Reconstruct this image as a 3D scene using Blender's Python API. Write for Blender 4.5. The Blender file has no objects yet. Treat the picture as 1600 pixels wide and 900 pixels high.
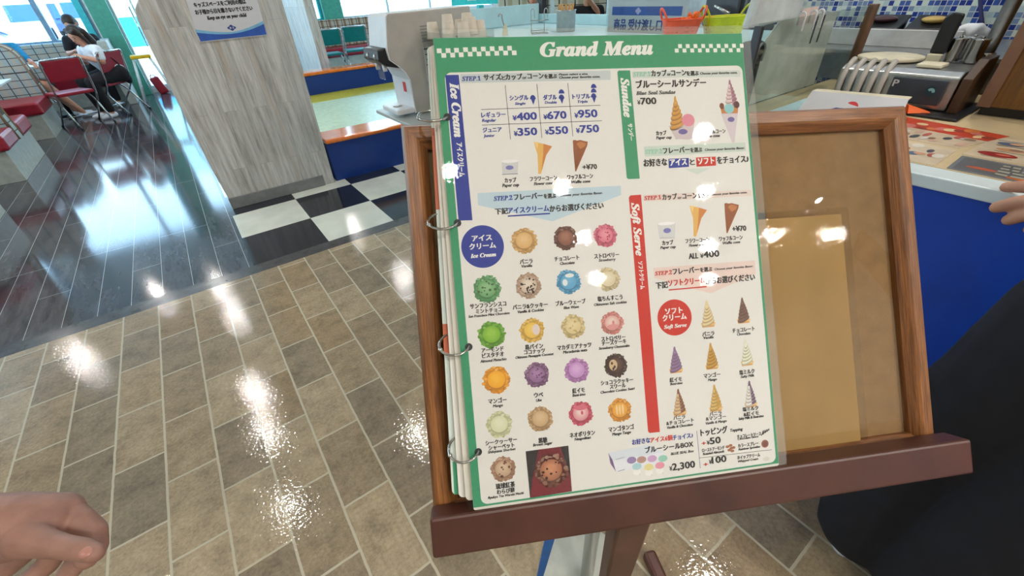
import bpy, math, random
from mathutils import Vector, Matrix

random.seed(7)
scene = bpy.context.scene
COL = scene.collection
PI = math.pi

# ------------------------------------------------------------------ camera
cam_data = bpy.data.cameras.new('camera')
cam_data.sensor_width = 36.0
cam_data.lens = 36.0 * 656.0 / 1600.0
cam_data.clip_start = 0.02
cam = bpy.data.objects.new('camera', cam_data)
COL.objects.link(cam)
pitch, yaw, roll = math.radians(35.66), math.radians(34.16), math.radians(-3.45)
fwd = Vector((math.sin(yaw) * math.cos(pitch), math.cos(yaw) * math.cos(pitch), -math.sin(pitch)))
right0 = Vector((math.cos(yaw), -math.sin(yaw), 0))
up0 = right0.cross(fwd)
right = right0 * math.cos(roll) + up0 * math.sin(roll)
up = up0 * math.cos(roll) - right0 * math.sin(roll)
cam.matrix_world = Matrix(((right.x, up.x, -fwd.x, 0), (right.y, up.y, -fwd.y, 0),
                           (right.z, up.z, -fwd.z, 1.31), (0, 0, 0, 1)))
scene.camera = cam

# ------------------------------------------------------------------ light and exposure
scene.view_settings.view_transform = 'Standard'
scene.view_settings.look = 'None'
scene.view_settings.exposure = 0.0
scene.view_settings.gamma = 1.0
scene.view_settings.use_curve_mapping = False
scene.cycles.use_denoising = True
scene.cycles.max_bounces = 8
scene.cycles.sample_clamp_indirect = 6.0

world = bpy.data.worlds.new('daylight')
scene.world = world
world.use_nodes = True
wn = world.node_tree
wb = wn.nodes['Background']
SKY_STRENGTH = 8.5
tc = wn.nodes.new('ShaderNodeTexCoord')
sx = wn.nodes.new('ShaderNodeSeparateXYZ')
rp = wn.nodes.new('ShaderNodeValToRGB')
rp.color_ramp.elements[0].position = 0.0
rp.color_ramp.elements[0].color = (0.86, 0.95, 1.0, 1)
rp.color_ramp.elements[1].position = 0.6
rp.color_ramp.elements[1].color = (0.30, 0.58, 1.0, 1)
wn.links.new(tc.outputs['Generated'], sx.inputs[0])
wn.links.new(sx.outputs['Z'], rp.inputs[0])
wn.links.new(rp.outputs[0], wb.inputs[0])
wb.inputs[1].default_value = SKY_STRENGTH

sun_data = bpy.data.lights.new('sun', 'SUN')
sun_data.energy = 5.0
sun_data.angle = 0.02
sun_data.color = (1.0, 0.96, 0.9)
sun = bpy.data.objects.new('sun', sun_data)
COL.objects.link(sun)
sun.rotation_euler = (math.radians(28), math.radians(-20), 0)

CEILING = 2.9
LAMP_WATTS = 10.0
LAMP_COLOR = (1.0, 0.95, 0.88)
DOWNLIGHTS = [(-0.72, 3.2), (-0.72, 4.3), (-0.72, 5.15), (-0.7, 7.2), (-0.8, 8.5), (0.6, 4.6), (0.69, 3.18), (1.94, 6.35),
              (-1.75, 8.9), (-2.7, 7.5), (1.95, 9.0), (4.4, 6.3), (4.4, 3.6), (4.4, 9.0), (2.1, 3.2),
              (-0.4, -0.9), (0.12, -1.4), (0.11, -1.95), (0.06, -2.55), (1.03, -1.5), (1.02, -2.05), (1.0, -2.75), (0.97, -3.3),
              (2.05, -2.1), (2.0, -2.45), (1.92, -2.75), (1.58, -3.0), (2.1, -3.4), (2.0, 0.3), (2.0, 1.1), (-1.9, 0.6), (-1.9, 3.0)]

# ------------------------------------------------------------------ helpers
def lin(c):
    return tuple(((v / 255) / 12.92 if v / 255 <= 0.04045 else ((v / 255 + 0.055) / 1.055) ** 2.4) for v in c) + (1.0,)


class Nodes:
    """A material's node tree with short calls."""
    def __init__(self, name):
        self.m = bpy.data.materials.new(name)
        self.m.use_nodes = True
        self.t = self.m.node_tree
        self.b = self.t.nodes['Principled BSDF']
        self.out = self.t.nodes['Material Output']

    def n(self, kind, **props):
        node = self.t.nodes.new(kind)
        for k, v in props.items():
            setattr(node, k, v)
        return node

    def l(self, a, b):
        self.t.links.new(a, b)

    def coords(self, scale=(1, 1, 1), offset=(0, 0, 0), rot=(0, 0, 0)):
        tc = self.n('ShaderNodeTexCoord')
        mp = self.n('ShaderNodeMapping')
        mp.inputs['Location'].default_value = offset
        mp.inputs['Rotation'].default_value = rot
        mp.inputs['Scale'].default_value = scale
        self.l(tc.outputs['Object'], mp.inputs['Vector'])
        return mp.outputs[0]

    def swiz(self, order, offset=(0, 0, 0)):
        """object coordinates re-ordered, e.g. 'YX'"""
        tc = self.n('ShaderNodeTexCoord')
        s = self.n('ShaderNodeSeparateXYZ')
        c = self.n('ShaderNodeCombineXYZ')
        self.l(tc.outputs['Object'], s.inputs[0])
        for i, ax in enumerate(order):
            ad = self.n('ShaderNodeMath', operation='ADD')
            self.l(s.outputs[ax], ad.inputs[0])
            ad.inputs[1].default_value = offset[i]
            self.l(ad.outputs[0], c.inputs[i])
        return c.outputs[0]

    def noise(self, vec, scale, detail=3, rough=0.55):
        nz = self.n('ShaderNodeTexNoise')
        nz.inputs['Scale'].default_value = scale
        nz.inputs['Detail'].default_value = detail
        nz.inputs['Roughness'].default_value = rough
        if vec is not None:
            self.l(vec, nz.inputs['Vector'])
        return nz.outputs['Fac']

    def ramp(self, fac, stops, interp='LINEAR'):
        r = self.n('ShaderNodeValToRGB')
        r.color_ramp.interpolation = interp
        els = r.color_ramp.elements
        while len(els) < len(stops):
            els.new(0.5)
        for e, (p, c) in zip(els, stops):
            e.position = p
            e.color = c if len(c) == 4 else lin(c)
        self.l(fac, r.inputs[0])
        return r.outputs[0]

    def mix(self, fac, a, b, blend='MIX'):
        mx = self.n('ShaderNodeMix', data_type='RGBA', blend_type=blend)
        for sock, v in ((mx.inputs[0], fac), (mx.inputs[6], a), (mx.inputs[7], b)):
            if isinstance(v, (int, float)):
                sock.default_value = v
            elif isinstance(v, tuple):
                sock.default_value = v if len(v) == 4 else lin(v)
            else:
                self.l(v, sock)
        return mx.outputs[2]

    def base(self, v):
        if isinstance(v, tuple):
            self.b.inputs['Base Color'].default_value = v if len(v) == 4 else lin(v)
        else:
            self.l(v, self.b.inputs['Base Color'])

    def bump(self, height, strength, dist=0.002, to='Normal'):
        bp = self.n('ShaderNodeBump')
        bp.inputs['Strength'].default_value = strength
        bp.inputs['Distance'].default_value = dist
        self.l(height, bp.inputs['Height'])
        self.l(bp.outputs[0], self.b.inputs[to])

    def set(self, rough=None, metal=None, spec=None, coat=None, coat_rough=None, trans=None, ior=None, emit=None, emit_color=None, alpha=None):
        i = self.b.inputs
        for k, v in (('Roughness', rough), ('Metallic', metal), ('Specular IOR Level', spec), ('Coat Weight', coat),
                     ('Coat Roughness', coat_rough), ('Transmission Weight', trans), ('IOR', ior),
                     ('Emission Strength', emit), ('Alpha', alpha)):
            if v is not None:
                i[k].default_value = v
        if emit_color is not None:
            i['Emission Color'].default_value = emit_color
        return self


def plain(name, c, rough=0.5, metal=0.0, vary=0.06, scale=18, bump=0.0, bump_scale=200, **kw):
    """one colour with a slight procedural mottling"""
    a = Nodes(name)
    v = a.coords()
    nz = a.noise(v, scale)
    lo = tuple(max(0, q * (1 - vary)) for q in c)
    hi = tuple(min(255, q * (1 + vary)) for q in c)
    a.base(a.ramp(nz, [(0.3, lo), (0.7, hi)]))
    a.set(rough=rough, metal=metal, **kw)
    if bump:
        a.bump(a.noise(v, bump_scale, 2), bump)
    return a.m


def clear(name, tint=(255, 255, 255), gloss=0.06, rough=0.03, bump=None, fresnel=True):
    """thin clear sheet: see-through plus a mirror film"""
    a = Nodes(name)
    a.t.nodes.remove(a.b)
    tr = a.n('ShaderNodeBsdfTransparent')
    tr.inputs[0].default_value = lin(tint)
    gl = a.n('ShaderNodeBsdfGlossy')
    gl.inputs['Roughness'].default_value = rough
    mx = a.n('ShaderNodeMixShader')
    if fresnel:
        lw = a.n('ShaderNodeLayerWeight')
        pw = a.n('ShaderNodeMath', operation='POWER')
        pw.inputs[1].default_value = 5.0
        a.l(lw.outputs['Facing'], pw.inputs[0])
        mu = a.n('ShaderNodeMath', operation='MULTIPLY_ADD')
        mu.inputs[1].default_value = 0.6
        mu.inputs[2].default_value = gloss * 0.6
        a.l(pw.outputs[0], mu.inputs[0])
        a.l(mu.outputs[0], mx.inputs[0])
    else:
        mx.inputs[0].default_value = gloss
    a.l(tr.outputs[0], mx.inputs[1])
    a.l(gl.outputs[0], mx.inputs[2])
    a.l(mx.outputs[0], a.out.inputs[0])
    if bump:
        v = a.coords()
        h = a.noise(v, bump[0], 2)
        bp = a.n('ShaderNodeBump')
        bp.inputs['Strength'].default_value = bump[1]
        bp.inputs['Distance'].default_value = bump[2]
        a.l(h, bp.inputs['Height'])
        a.l(bp.outputs[0], gl.inputs['Normal'])
    return a.m


def wood(name, light, dark, order='XYZ', stretch=(3, 60, 60), rough=0.4, coat=0.0, bump=0.15):
    """grain runs along the first axis of order"""
    a = Nodes(name)
    v0 = a.swiz(order)
    mp = a.n('ShaderNodeMapping')
    mp.inputs['Scale'].default_value = stretch
    a.l(v0, mp.inputs[0])
    n1 = a.noise(mp.outputs[0], 1.0, 6, 0.65)
    n2 = a.noise(mp.outputs[0], 4.0, 3, 0.7)
    c1 = a.ramp(n1, [(0.32, dark), (0.68, light)])
    c2 = a.ramp(n2, [(0.35, (190, 190, 190)), (0.6, (255, 255, 255))])
    a.base(a.mix(0.8, c1, c2, 'MULTIPLY'))
    a.set(rough=rough, coat=coat, coat_rough=0.15)
    a.bump(n2, bump, 0.001)
    return a.m


def root_of(o):
    while o.parent is not None:
        o = o.parent
    return o


class MB:
    """collects shapes and links them as ONE mesh object"""
    def __init__(self, M=None):
        self.v, self.f, self.fm, self.sm = [], [], [], []
        self.M = M
        self.mi = 0

    def add(self, verts, faces, smooth=False):
        k = len(self.v)
        for p in verts:
            p = Vector(p)
            self.v.append(self.M @ p if self.M is not None else p)
        for f in faces:
            self.f.append([k + i for i in f])
            self.fm.append(self.mi)
            self.sm.append(smooth)

    def box(self, x0, x1, y0, y1, z0, z1):
        self.add([(x0, y0, z0), (x1, y0, z0), (x1, y1, z0), (x0, y1, z0), (x0, y0, z1), (x1, y0, z1), (x1, y1, z1), (x0, y1, z1)],
                 [(3, 2, 1, 0), (4, 5, 6, 7), (0, 1, 5, 4), (1, 2, 6, 5), (2, 3, 7, 6), (3, 0, 4, 7)])
        return self

    def cbox(self, c, s, R=None):
        M0 = self.M
        L = Matrix.Translation(Vector(c)) @ (R.to_4x4() if R is not None else Matrix.Identity(4))
        self.M = (M0 @ L) if M0 is not None else L
        self.box(-s[0] / 2, s[0] / 2, -s[1] / 2, s[1] / 2, -s[2] / 2, s[2] / 2)
        self.M = M0
        return self

    def quad(self, *p):
        self.add(p, [tuple(range(len(p)))])
        return self

    def prism(self, poly, vec):
        """planar polygon (3D points) pushed along vec"""
        n = len(poly)
        vec = Vector(vec)
        a = [Vector(p) for p in poly]
        self.add(a + [p + vec for p in a],
                 [tuple(reversed(range(n))), tuple(range(n, 2 * n))] + [(i, (i + 1) % n, n + (i + 1) % n, n + i) for i in range(n)])
        return self

    def tube(self, path, r, n=10, closed=False, cap=True):
        path = [Vector(p) for p in path]
        rs = r if isinstance(r, (list, tuple)) else [r] * len(path)
        m = len(path)
        vs, fs = [], []
        ref = None
        for i, p in enumerate(path):
            a = path[(i - 1) % m] if (closed or i > 0) else p
            b = path[(i + 1) % m] if (closed or i < m - 1) else p
            t = (b - a).normalized()
            if ref is None:
                ref = Vector((0, 0, 1)) if abs(t.z) < 0.9 else Vector((1, 0, 0))
            x = (ref - t * ref.dot(t)).normalized()
            ref = x
            y = t.cross(x)
            for k in range(n):
                an = 2 * PI * k / n
                vs.append(p + (x * math.cos(an) + y * math.sin(an)) * rs[i])
        for i in range(m if closed else m - 1):
            for k in range(n):
                a, b = i * n + k, i * n + (k + 1) % n
                c, d = ((i + 1) % m) * n + (k + 1) % n, ((i + 1) % m) * n + k
                fs.append((a, b, c, d))
        if cap and not closed:
            fs.append(tuple(reversed(range(n))))
            fs.append(tuple(range((m - 1) * n, m * n)))
        self.add(vs, fs, True)
        return self

    def lathe(self, prof, n=24, c=(0, 0, 0)):
        c = Vector(c)
        vs, fs = [], []
        for r, z in prof:
            for k in range(n):
                an = 2 * PI * k / n
                vs.append(c + Vector((r * math.cos(an), r * math.sin(an), z)))
        for i in range(len(prof) - 1):
            for k in range(n):
                fs.append((i * n + k, i * n + (k + 1) % n, (i + 1) * n + (k + 1) % n, (i + 1) * n + k))
        fs.append(tuple(reversed(range(n))))
        fs.append(tuple(range((len(prof) - 1) * n, len(prof) * n)))
        self.add(vs, fs, True)
        return self

    def ball(self, c, r, n=14, m=9, R=None):
        c = Vector(c)
        r = Vector(r) if isinstance(r, (tuple, list)) else Vector((r, r, r))
        vs, fs = [], []
        def put(p):
            q = Vector((p.x * r.x, p.y * r.y, p.z * r.z))
            vs.append(c + (R @ q if R is not None else q))
        put(Vector((0, 0, 1)))
        for i in range(1, m):
            th = PI * i / m
            for k in range(n):
                an = 2 * PI * k / n
                put(Vector((math.sin(th) * math.cos(an), math.sin(th) * math.sin(an), math.cos(th))))
        put(Vector((0, 0, -1)))
        for k in range(n):
            fs.append((0, 1 + k, 1 + (k + 1) % n))
            fs.append((len(vs) - 1, 1 + (m - 2) * n + (k + 1) % n, 1 + (m - 2) * n + k))
        for i in range(m - 2):
            for k in range(n):
                a, b = 1 + i * n + k, 1 + i * n + (k + 1) % n
                fs.append((a, a + n, b + n, b))
        self.add(vs, fs, True)
        return self

    def limb(self, pts):
        """tapered chain of (x, y, z, r) with round joints"""
        for i, p in enumerate(pts):
            self.ball(p[:3], p[3], 12, 8)
            if i:
                self.tube([pts[i - 1][:3], p[:3]], [pts[i - 1][3], p[3]], 12)
        return self

    def build(self, name, mat, parent=None, bevel=0.0, seg=2, fuse=0.0, smooth=6, auto=True):
        me = bpy.data.meshes.new(name)
        off = root_of(parent).location if parent is not None else Vector((0, 0, 0))
        me.from_pydata([tuple(p - off) for p in self.v], [], self.f)
        mats = mat if isinstance(mat, (list, tuple)) else [mat]
        for m in mats:
            me.materials.append(m)
        me.polygons.foreach_set('material_index', self.fm)
        me.polygons.foreach_set('use_smooth', self.sm)
        me.update()
        o = bpy.data.objects.new(name, me)
        COL.objects.link(o)
        if parent is not None:
            o.parent = parent
        if fuse:
            r = o.modifiers.new('fuse', 'REMESH')
            r.mode = 'VOXEL'
            r.voxel_size = fuse
            r.use_smooth_shade = True
            if smooth:
                s = o.modifiers.new('soften', 'SMOOTH')
                s.factor = 0.5
                s.iterations = smooth
        if bevel:
            b = o.modifiers.new('bevel', 'BEVEL')
            b.width = bevel
            b.segments = seg
            b.limit_method = 'ANGLE'
            b.angle_limit = math.radians(40)
            b.harden_normals = False
        return o


def thing(name, label, cat, loc=(0, 0, 0), group=None, rotz=0.0):
    o = bpy.data.objects.new(name, None)
    o.empty_display_size = 0.05
    COL.objects.link(o)
    o.location = loc
    o.rotation_euler = (0, 0, rotz)
    return tag(o, label, cat, group)


def tag(o, label, cat, group=None):
    o['label'] = label
    o['category'] = cat
    if group:
        o['group'] = group
    return o


def struct(o):
    o['kind'] = 'structure'
    return o


def dup(root, loc=None, rotz=None, label=None, name=None):
    r = root.copy()
    COL.objects.link(r)
    if loc is not None:
        r.location = loc
    if rotz is not None:
        r.rotation_euler = (0, 0, rotz)
    if label:
        r['label'] = label
    for ch in list(root.children):
        c = ch.copy()
        COL.objects.link(c)
        c.parent = r
        for g in list(ch.children):
            d = g.copy()
            COL.objects.link(d)
            d.parent = c
    return r


def arc(c, a, b, t0, t1, n):
    """points c + a cos t + b sin t"""
    c, a, b = Vector(c), Vector(a), Vector(b)
    return [c + a * math.cos(t0 + (t1 - t0) * i / n) + b * math.sin(t0 + (t1 - t0) * i / n) for i in range(n + 1)]


def bez(p0, p1, p2, n=8):
    p0, p1, p2 = Vector(p0), Vector(p1), Vector(p2)
    return [p0 * (1 - t) ** 2 + p1 * 2 * t * (1 - t) + p2 * t * t for t in [i / n for i in range(n + 1)]]


# lettering: font outlines turned into flat meshes, fitted to a width and a letter height
_glyphs = {}
def fancy(s, bold=True):
    o = ''
    for ch in s:
        if 'A' <= ch <= 'Z':
            o += chr(0x1D468 + ord(ch) - 65)
        elif 'a' <= ch <= 'z':
            o += chr(0x1D482 + ord(ch) - 97)
        elif '0' <= ch <= '9':
            o += chr(0x1D7CE + ord(ch) - 48)
        else:
            o += ch
    return o


def letters(s, res=2):
    if (s, res) in _glyphs:
        return _glyphs[(s, res)]
    cu = bpy.data.curves.new('lettering', 'FONT')
    cu.body = s
    cu.resolution_u = res
    ob = bpy.data.objects.new('lettering', cu)
    COL.objects.link(ob)
    bpy.context.view_layer.update()
    dg = bpy.context.evaluated_depsgraph_get()
    me = bpy.data.meshes.new_from_object(ob.evaluated_get(dg))
    vs = [(v.co.x, v.co.y) for v in me.vertices]
    fs = [tuple(p.vertices) for p in me.polygons]
    bpy.data.objects.remove(ob)
    bpy.data.curves.remove(cu)
    bpy.data.meshes.remove(me)
    _glyphs[(s, res)] = (vs, fs)
    return vs, fs


def put_text(mb, s, style, u, v, width, height, rot, place, bold=0.0):
    """baseline start at (u, v); place(x, y, lift) gives the 3D point"""
    small = style == 'i' and height < 3.2 and width > 1.0
    txt = fancy(s) if style in 'iI' and not small else s
    vs, fs = letters(txt, 2 if height < 7 else 3)
    if small:
        vs = [(x + 0.22 * y, y) for x, y in vs]
        bold *= 1.7
    if not vs:
        return
    x0 = min(p[0] for p in vs)
    x1 = max(p[0] for p in vs)
    kx = width / (x1 - x0)
    ky = height / {'j': 0.86, 'i': 0.70, 'I': 0.70, 'n': 0.70, 'l': 0.70}[style]
    ca, sa = math.cos(math.radians(rot)), math.sin(math.radians(rot))
    steps = [(0, 0)] if not bold else [(0, 0), (bold, 0), (0, bold * 0.8), (bold, bold * 0.8), (-bold * 0.6, bold * 0.4)]
    for i, (dx, dy) in enumerate(steps):
        pts = []
        for x, y in vs:
            a, b = (x - x0) * kx + dx, y * ky + dy
            pts.append(place(u + a * ca - b * sa, v + a * sa + b * ca, i * 0.004))
        mb.add(pts, fs)

# ------------------------------------------------------------------ materials
def stone_tile():
    a = Nodes('stone_look_vinyl_tile')
    v = a.swiz('YXZ', (0.0215 + 61.0 - 0.0018, 0.543 + 15.25 - 0.0018, 0))
    w = a.coords()
    nzv = a.n('ShaderNodeTexNoise')
    nzv.inputs['Scale'].default_value = 24
    nzv.inputs['Detail'].default_value = 2
    a.l(w, nzv.inputs['Vector'])
    sh = a.n('ShaderNodeVectorMath', operation='MULTIPLY_ADD')
    sh.inputs[1].default_value = (0.0036, 0.0036, 0)
    a.l(nzv.outputs['Color'], sh.inputs[0])
    a.l(v, sh.inputs[2])
    v = sh.outputs[0]
    br = a.n('ShaderNodeTexBrick')
    br.offset = 0.5
    br.offset_frequency = 2
    for k, val in (('Scale', 1.0), ('Brick Width', 0.305), ('Row Height', 0.1525), ('Mortar Size', 0.0042), ('Mortar Smooth', 0.25), ('Bias', 0.0)):
        br.inputs[k].default_value = val
    br.inputs['Color1'].default_value = (0, 0, 0, 1)
    br.inputs['Color2'].default_value = (1, 1, 1, 1)
    br.inputs['Mortar'].default_value = (0.5, 0.5, 0.5, 1)
    a.l(v, br.inputs['Vector'])
    tone = a.ramp(br.outputs['Color'], [(0.0, (150, 139, 122)), (0.35, (174, 157, 132)), (0.7, (194, 178, 152)), (1.0, (164, 144, 116))])
    n1 = a.noise(w, 11, 8, 0.78)
    n2 = a.noise(w, 90, 4, 0.75)
    mott = a.ramp(n1, [(0.30, (168, 166, 164)), (0.5, (226, 222, 214)), (0.70, (255, 253, 246))])
    fine = a.ramp(n2, [(0.34, (186, 184, 180)), (0.6, (255, 255, 255))])
    c = a.mix(0.85, tone, mott, 'MULTIPLY')
    c = a.mix(0.5, c, fine, 'MULTIPLY')
    c = a.mix(br.outputs['Fac'], c, (186, 177, 155))
    a.base(c)
    a.set(rough=0.07, spec=0.5)
    h = a.noise(w, 100, 1.2, 0.4)
    a.bump(h, 0.42, 0.0012)
    return a.m


def dark_plank():
    a = Nodes('dark_glossy_vinyl_plank')
    v = a.swiz('YXZ', (60.0, 0.96 + 14.75 - 0.0, 0))
    w = a.coords()
    br = a.n('ShaderNodeTexBrick')
    br.offset = 0.37
    br.offset_frequency = 3
    for k, val in (('Scale', 1.0), ('Brick Width', 1.2), ('Row Height', 0.1475), ('Mortar Size', 0.0011), ('Mortar Smooth', 0.1), ('Bias', 0.0)):
        br.inputs[k].default_value = val
    br.inputs['Color1'].default_value = (0, 0, 0, 1)
    br.inputs['Color2'].default_value = (1, 1, 1, 1)
    a.l(v, br.inputs['Vector'])
    tone = a.ramp(br.outputs['Color'], [(0, (74, 74, 80)), (1, (98, 96, 100))])
    n1 = a.noise(a.coords((6, 1.2, 1)), 3, 5, 0.7)
    c = a.mix(0.9, tone, a.ramp(n1, [(0.3, (140, 140, 150)), (0.7, (255, 255, 255))]), 'MULTIPLY')
    c = a.mix(br.outputs['Fac'], c, (190, 200, 205))
    a.base(c)
    a.set(rough=0.10, spec=0.6)
    a.bump(a.noise(w, 60, 1.5, 0.4), 0.07, 0.0012)
    return a.m


def chess_tile():
    a = Nodes('black_and_white_square_tile')
    tc = a.coords((1 / 0.457,) * 3, (0.05 / 0.457 + 20, -2.72 / 0.457 + 20, 0.5))
    ch = a.n('ShaderNodeTexChecker')
    ch.inputs['Scale'].default_value = 1.0
    a.l(tc, ch.inputs['Vector'])
    w = a.coords()
    n1 = a.noise(w, 5, 4)
    wh = a.ramp(n1, [(0.3, (196, 200, 188)), (0.7, (216, 219, 208))])
    bk = a.ramp(n1, [(0.3, (26, 30, 38)), (0.7, (38, 42, 50))])
    a.base(a.mix(ch.outputs['Fac'], bk, wh))
    a.set(rough=0.12, spec=0.5)
    a.bump(a.noise(w, 60, 1.5, 0.4), 0.05, 0.001)
    return a.m


def washed_planks():
    a = Nodes('whitewashed_wood_planks')
    v = a.swiz('ZXY', (3.0, 5.018, 0))
    br = a.n('ShaderNodeTexBrick')
    br.offset = 0.43
    br.offset_frequency = 2
    for k, val in (('Scale', 1.0), ('Brick Width', 0.92), ('Row Height', 0.098), ('Mortar Size', 0.0010), ('Mortar Smooth', 0.2), ('Bias', 0.0)):
        br.inputs[k].default_value = val
    br.inputs['Color1'].default_value = (0, 0, 0, 1)
    br.inputs['Color2'].default_value = (1, 1, 1, 1)
    a.l(v, br.inputs['Vector'])
    mp = a.n('ShaderNodeMapping')
    mp.inputs['Scale'].default_value = (3.2, 34, 34)
    a.l(v, mp.inputs[0])
    jit = a.mix(0.5, mp.outputs[0], br.outputs['Color'], 'ADD')
    n1 = a.noise(jit, 1.0, 7, 0.68)
    n2 = a.noise(jit, 0.45, 4, 0.6)
    tone = a.ramp(br.outputs['Color'], [(0, (188, 188, 185)), (0.5, (200, 200, 197)), (1, (212, 212, 209))])
    grain = a.ramp(n1, [(0.30, (170, 162, 154)), (0.44, (220, 217, 213)), (0.6, (255, 255, 255))])
    c = a.mix(0.9, tone, grain, 'MULTIPLY')
    worn = a.ramp(n2, [(0.56, (0, 0, 0)), (0.68, (255, 255, 255))])
    c = a.mix(a.mix(0.6, (0, 0, 0), worn), c, (184, 164, 144))
    c = a.mix(br.outputs['Fac'], c, (158, 153, 145))
    a.base(c)
    a.set(rough=0.55)
    a.bump(n1, 0.12, 0.001)
    return a.m


def plaid(name, ground, line, thin, size=0.19, order='XZY'):
    a = Nodes(name)
    v = a.swiz(order, (10.0, 10.0, 0))
    def grid(w, h, mort, ox=0.0):
        br = a.n('ShaderNodeTexBrick')
        br.offset = 0.0
        for k, val in (('Scale', 1.0), ('Brick Width', w), ('Row Height', h), ('Mortar Size', mort), ('Mortar Smooth', 0.0)):
            br.inputs[k].default_value = val
        mp = a.n('ShaderNodeMapping')
        mp.inputs['Location'].default_value = (ox, ox, 0)
        a.l(v, mp.inputs[0])
        a.l(mp.outputs[0], br.inputs['Vector'])
        return br.outputs['Fac']
    c = a.mix(grid(size, size * 40, size * 0.16, 0.03), ground, thin)
    c = a.mix(grid(size, size * 40, size * 0.04, 0.09), c, line)
    c = a.mix(grid(size * 40, size * 0.62, size * 0.03, 0.01), c, line)
    nz = a.noise(a.coords(), 350, 1)
    c = a.mix(0.25, c, a.ramp(nz, [(0.3, (120, 120, 120)), (0.7, (255, 255, 255))]), 'MULTIPLY')
    a.base(c)
    a.set(rough=0.85)
    return a.m


def mosaic():
    a = Nodes('blue_glass_mosaic')
    S = 0.0195
    v = a.swiz('YZX', (30.0, 30.0, 0))
    sc = a.n('ShaderNodeVectorMath', operation='SCALE')
    sc.inputs['Scale'].default_value = 1 / S
    a.l(v, sc.inputs[0])
    fl = a.n('ShaderNodeVectorMath', operation='FLOOR')
    a.l(sc.outputs[0], fl.inputs[0])
    sp = a.n('ShaderNodeSeparateXYZ')
    a.l(fl.outputs[0], sp.inputs[0])
    cb = a.n('ShaderNodeCombineXYZ')
    a.l(sp.outputs[0], cb.inputs[0])
    a.l(sp.outputs[1], cb.inputs[1])
    wn_ = a.n('ShaderNodeTexWhiteNoise', noise_dimensions='2D')
    a.l(cb.outputs[0], wn_.inputs['Vector'])
    c = a.ramp(wn_.outputs['Value'], [(0, (36, 58, 140)), (0.22, (62, 92, 168)), (0.40, (118, 142, 178)), (0.58, (178, 200, 204)), (0.8, (206, 222, 214))], 'CONSTANT')
    br = a.n('ShaderNodeTexBrick')
    br.offset = 0.0
    for k, val in (('Scale', 1.0), ('Brick Width', S), ('Row Height', S), ('Mortar Size', 0.0012), ('Mortar Smooth', 0.1)):
        br.inputs[k].default_value = val
    a.l(v, br.inputs['Vector'])
    a.base(a.mix(br.outputs['Fac'], c, (206, 212, 210)))
    a.set(rough=0.15)
    return a.m


M = {}
M['stone'] = stone_tile()
M['plank'] = dark_plank()
M['chess'] = chess_tile()
M['washed'] = washed_planks()
M['plaid'] = plaid('plaid_fabric', (172, 190, 190), (84, 80, 76), (190, 190, 176), 0.135)
M['plaid_far'] = plaid('plaid_fabric_warm', (196, 184, 164), (70, 52, 44), (150, 120, 96), 0.16)
M['plaid_edge'] = plain('tan_upholstery_piping', (150, 128, 104), 0.8)
M['mosaic'] = mosaic()
M['wall'] = plain('white_wall_paint', (214, 214, 208), 0.8)
M['ceiling'] = plain('white_ceiling_board', (226, 224, 218), 0.85)
M['skirting'] = plain('grey_vinyl_skirting', (122, 124, 124), 0.4)
M['border'] = plain('grey_border_vinyl', (66, 66, 68), 0.2, vary=0.15, bump=0.06, bump_scale=60)
M['teal_paint'] = plain('green_painted_steel', (74, 158, 140), 0.4)
M['cyan_paint'] = plain('cyan_painted_steel', (60, 190, 200), 0.4)
M['frame_grey'] = plain('blue_grey_aluminium', (120, 152, 178), 0.35, metal=0.2)
M['frame_white'] = plain('white_aluminium', (206, 216, 218), 0.35)
M['glass'] = clear('window_glass', (236, 248, 250), 0.05, 0.0)
M['guard_glass'] = clear('greenish_guard_glass', (238, 243, 241), 0.10, 0.02)
M['acrylic'] = clear('clear_acrylic', (244, 248, 248), 0.06, 0.03)
M['film'] = clear('laminate_film', (253, 253, 252), 0.045, 0.008, bump=(360, 0.036, 0.001))
M['sleeve'] = clear('clear_plastic_sleeve', (248, 247, 242), 0.035, 0.008, bump=(300, 0.07, 0.001))
M['cover'] = clear('clear_board_cover', (250, 249, 246), 0.03, 0.012, bump=(25, 0.03, 0.002))
M['sealed'] = plain('laminate_edge_highlight', (226, 232, 232), 0.12, alpha=0.09)  # whitish tint stands in for the highlight along the clear edge
M['bag'] = plain('milky_plastic_bag', (214, 222, 224), 0.3, alpha=0.72, bump=0.6, bump_scale=30)
M['ground_out'] = plain('sunlit_concrete', (226, 224, 214), 0.9)
M['car_white'] = plain('white_car_paint', (232, 236, 238), 0.2, coat=0.6)
M['car_blue'] = plain('dark_blue_car_paint', (44, 64, 108), 0.2, coat=0.6)
M['car_glass'] = plain('car_window_glass', (52, 84, 128), 0.1)
M['rubber'] = plain('black_rubber', (24, 24, 26), 0.7)
M['out_blue'] = plain('blue_outdoor_paint', (44, 150, 206), 0.6)
M['out_white'] = plain('pale_outdoor_paint', (206, 232, 236), 0.6)
M['out_sand'] = plain('yellow_outdoor_paving', (216, 204, 150), 0.8)
M['frame_v'] = wood('oak_rail', (162, 106, 58), (104, 62, 30), 'XYZ', (7, 200, 200), 0.36)
M['kraft'] = plain('brown_kraft_backing', (146, 116, 80), 0.85, vary=0.05, scale=60, bump=0.12, bump_scale=500)
M['beige_paper'] = plain('beige_paper', (172, 138, 88), 0.7, vary=0.03)
M['dark_wood'] = plain('dark_brown_painted_wood', (76, 42, 32), 0.42, vary=0.14, scale=14, bump=0.05)
M['paper'] = plain('white_menu_paper', (222, 219, 212), 0.6, vary=0.01)
M['chrome'] = plain('polished_steel', (200, 200, 198), 0.14, metal=1.0, vary=0.02)
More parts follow.
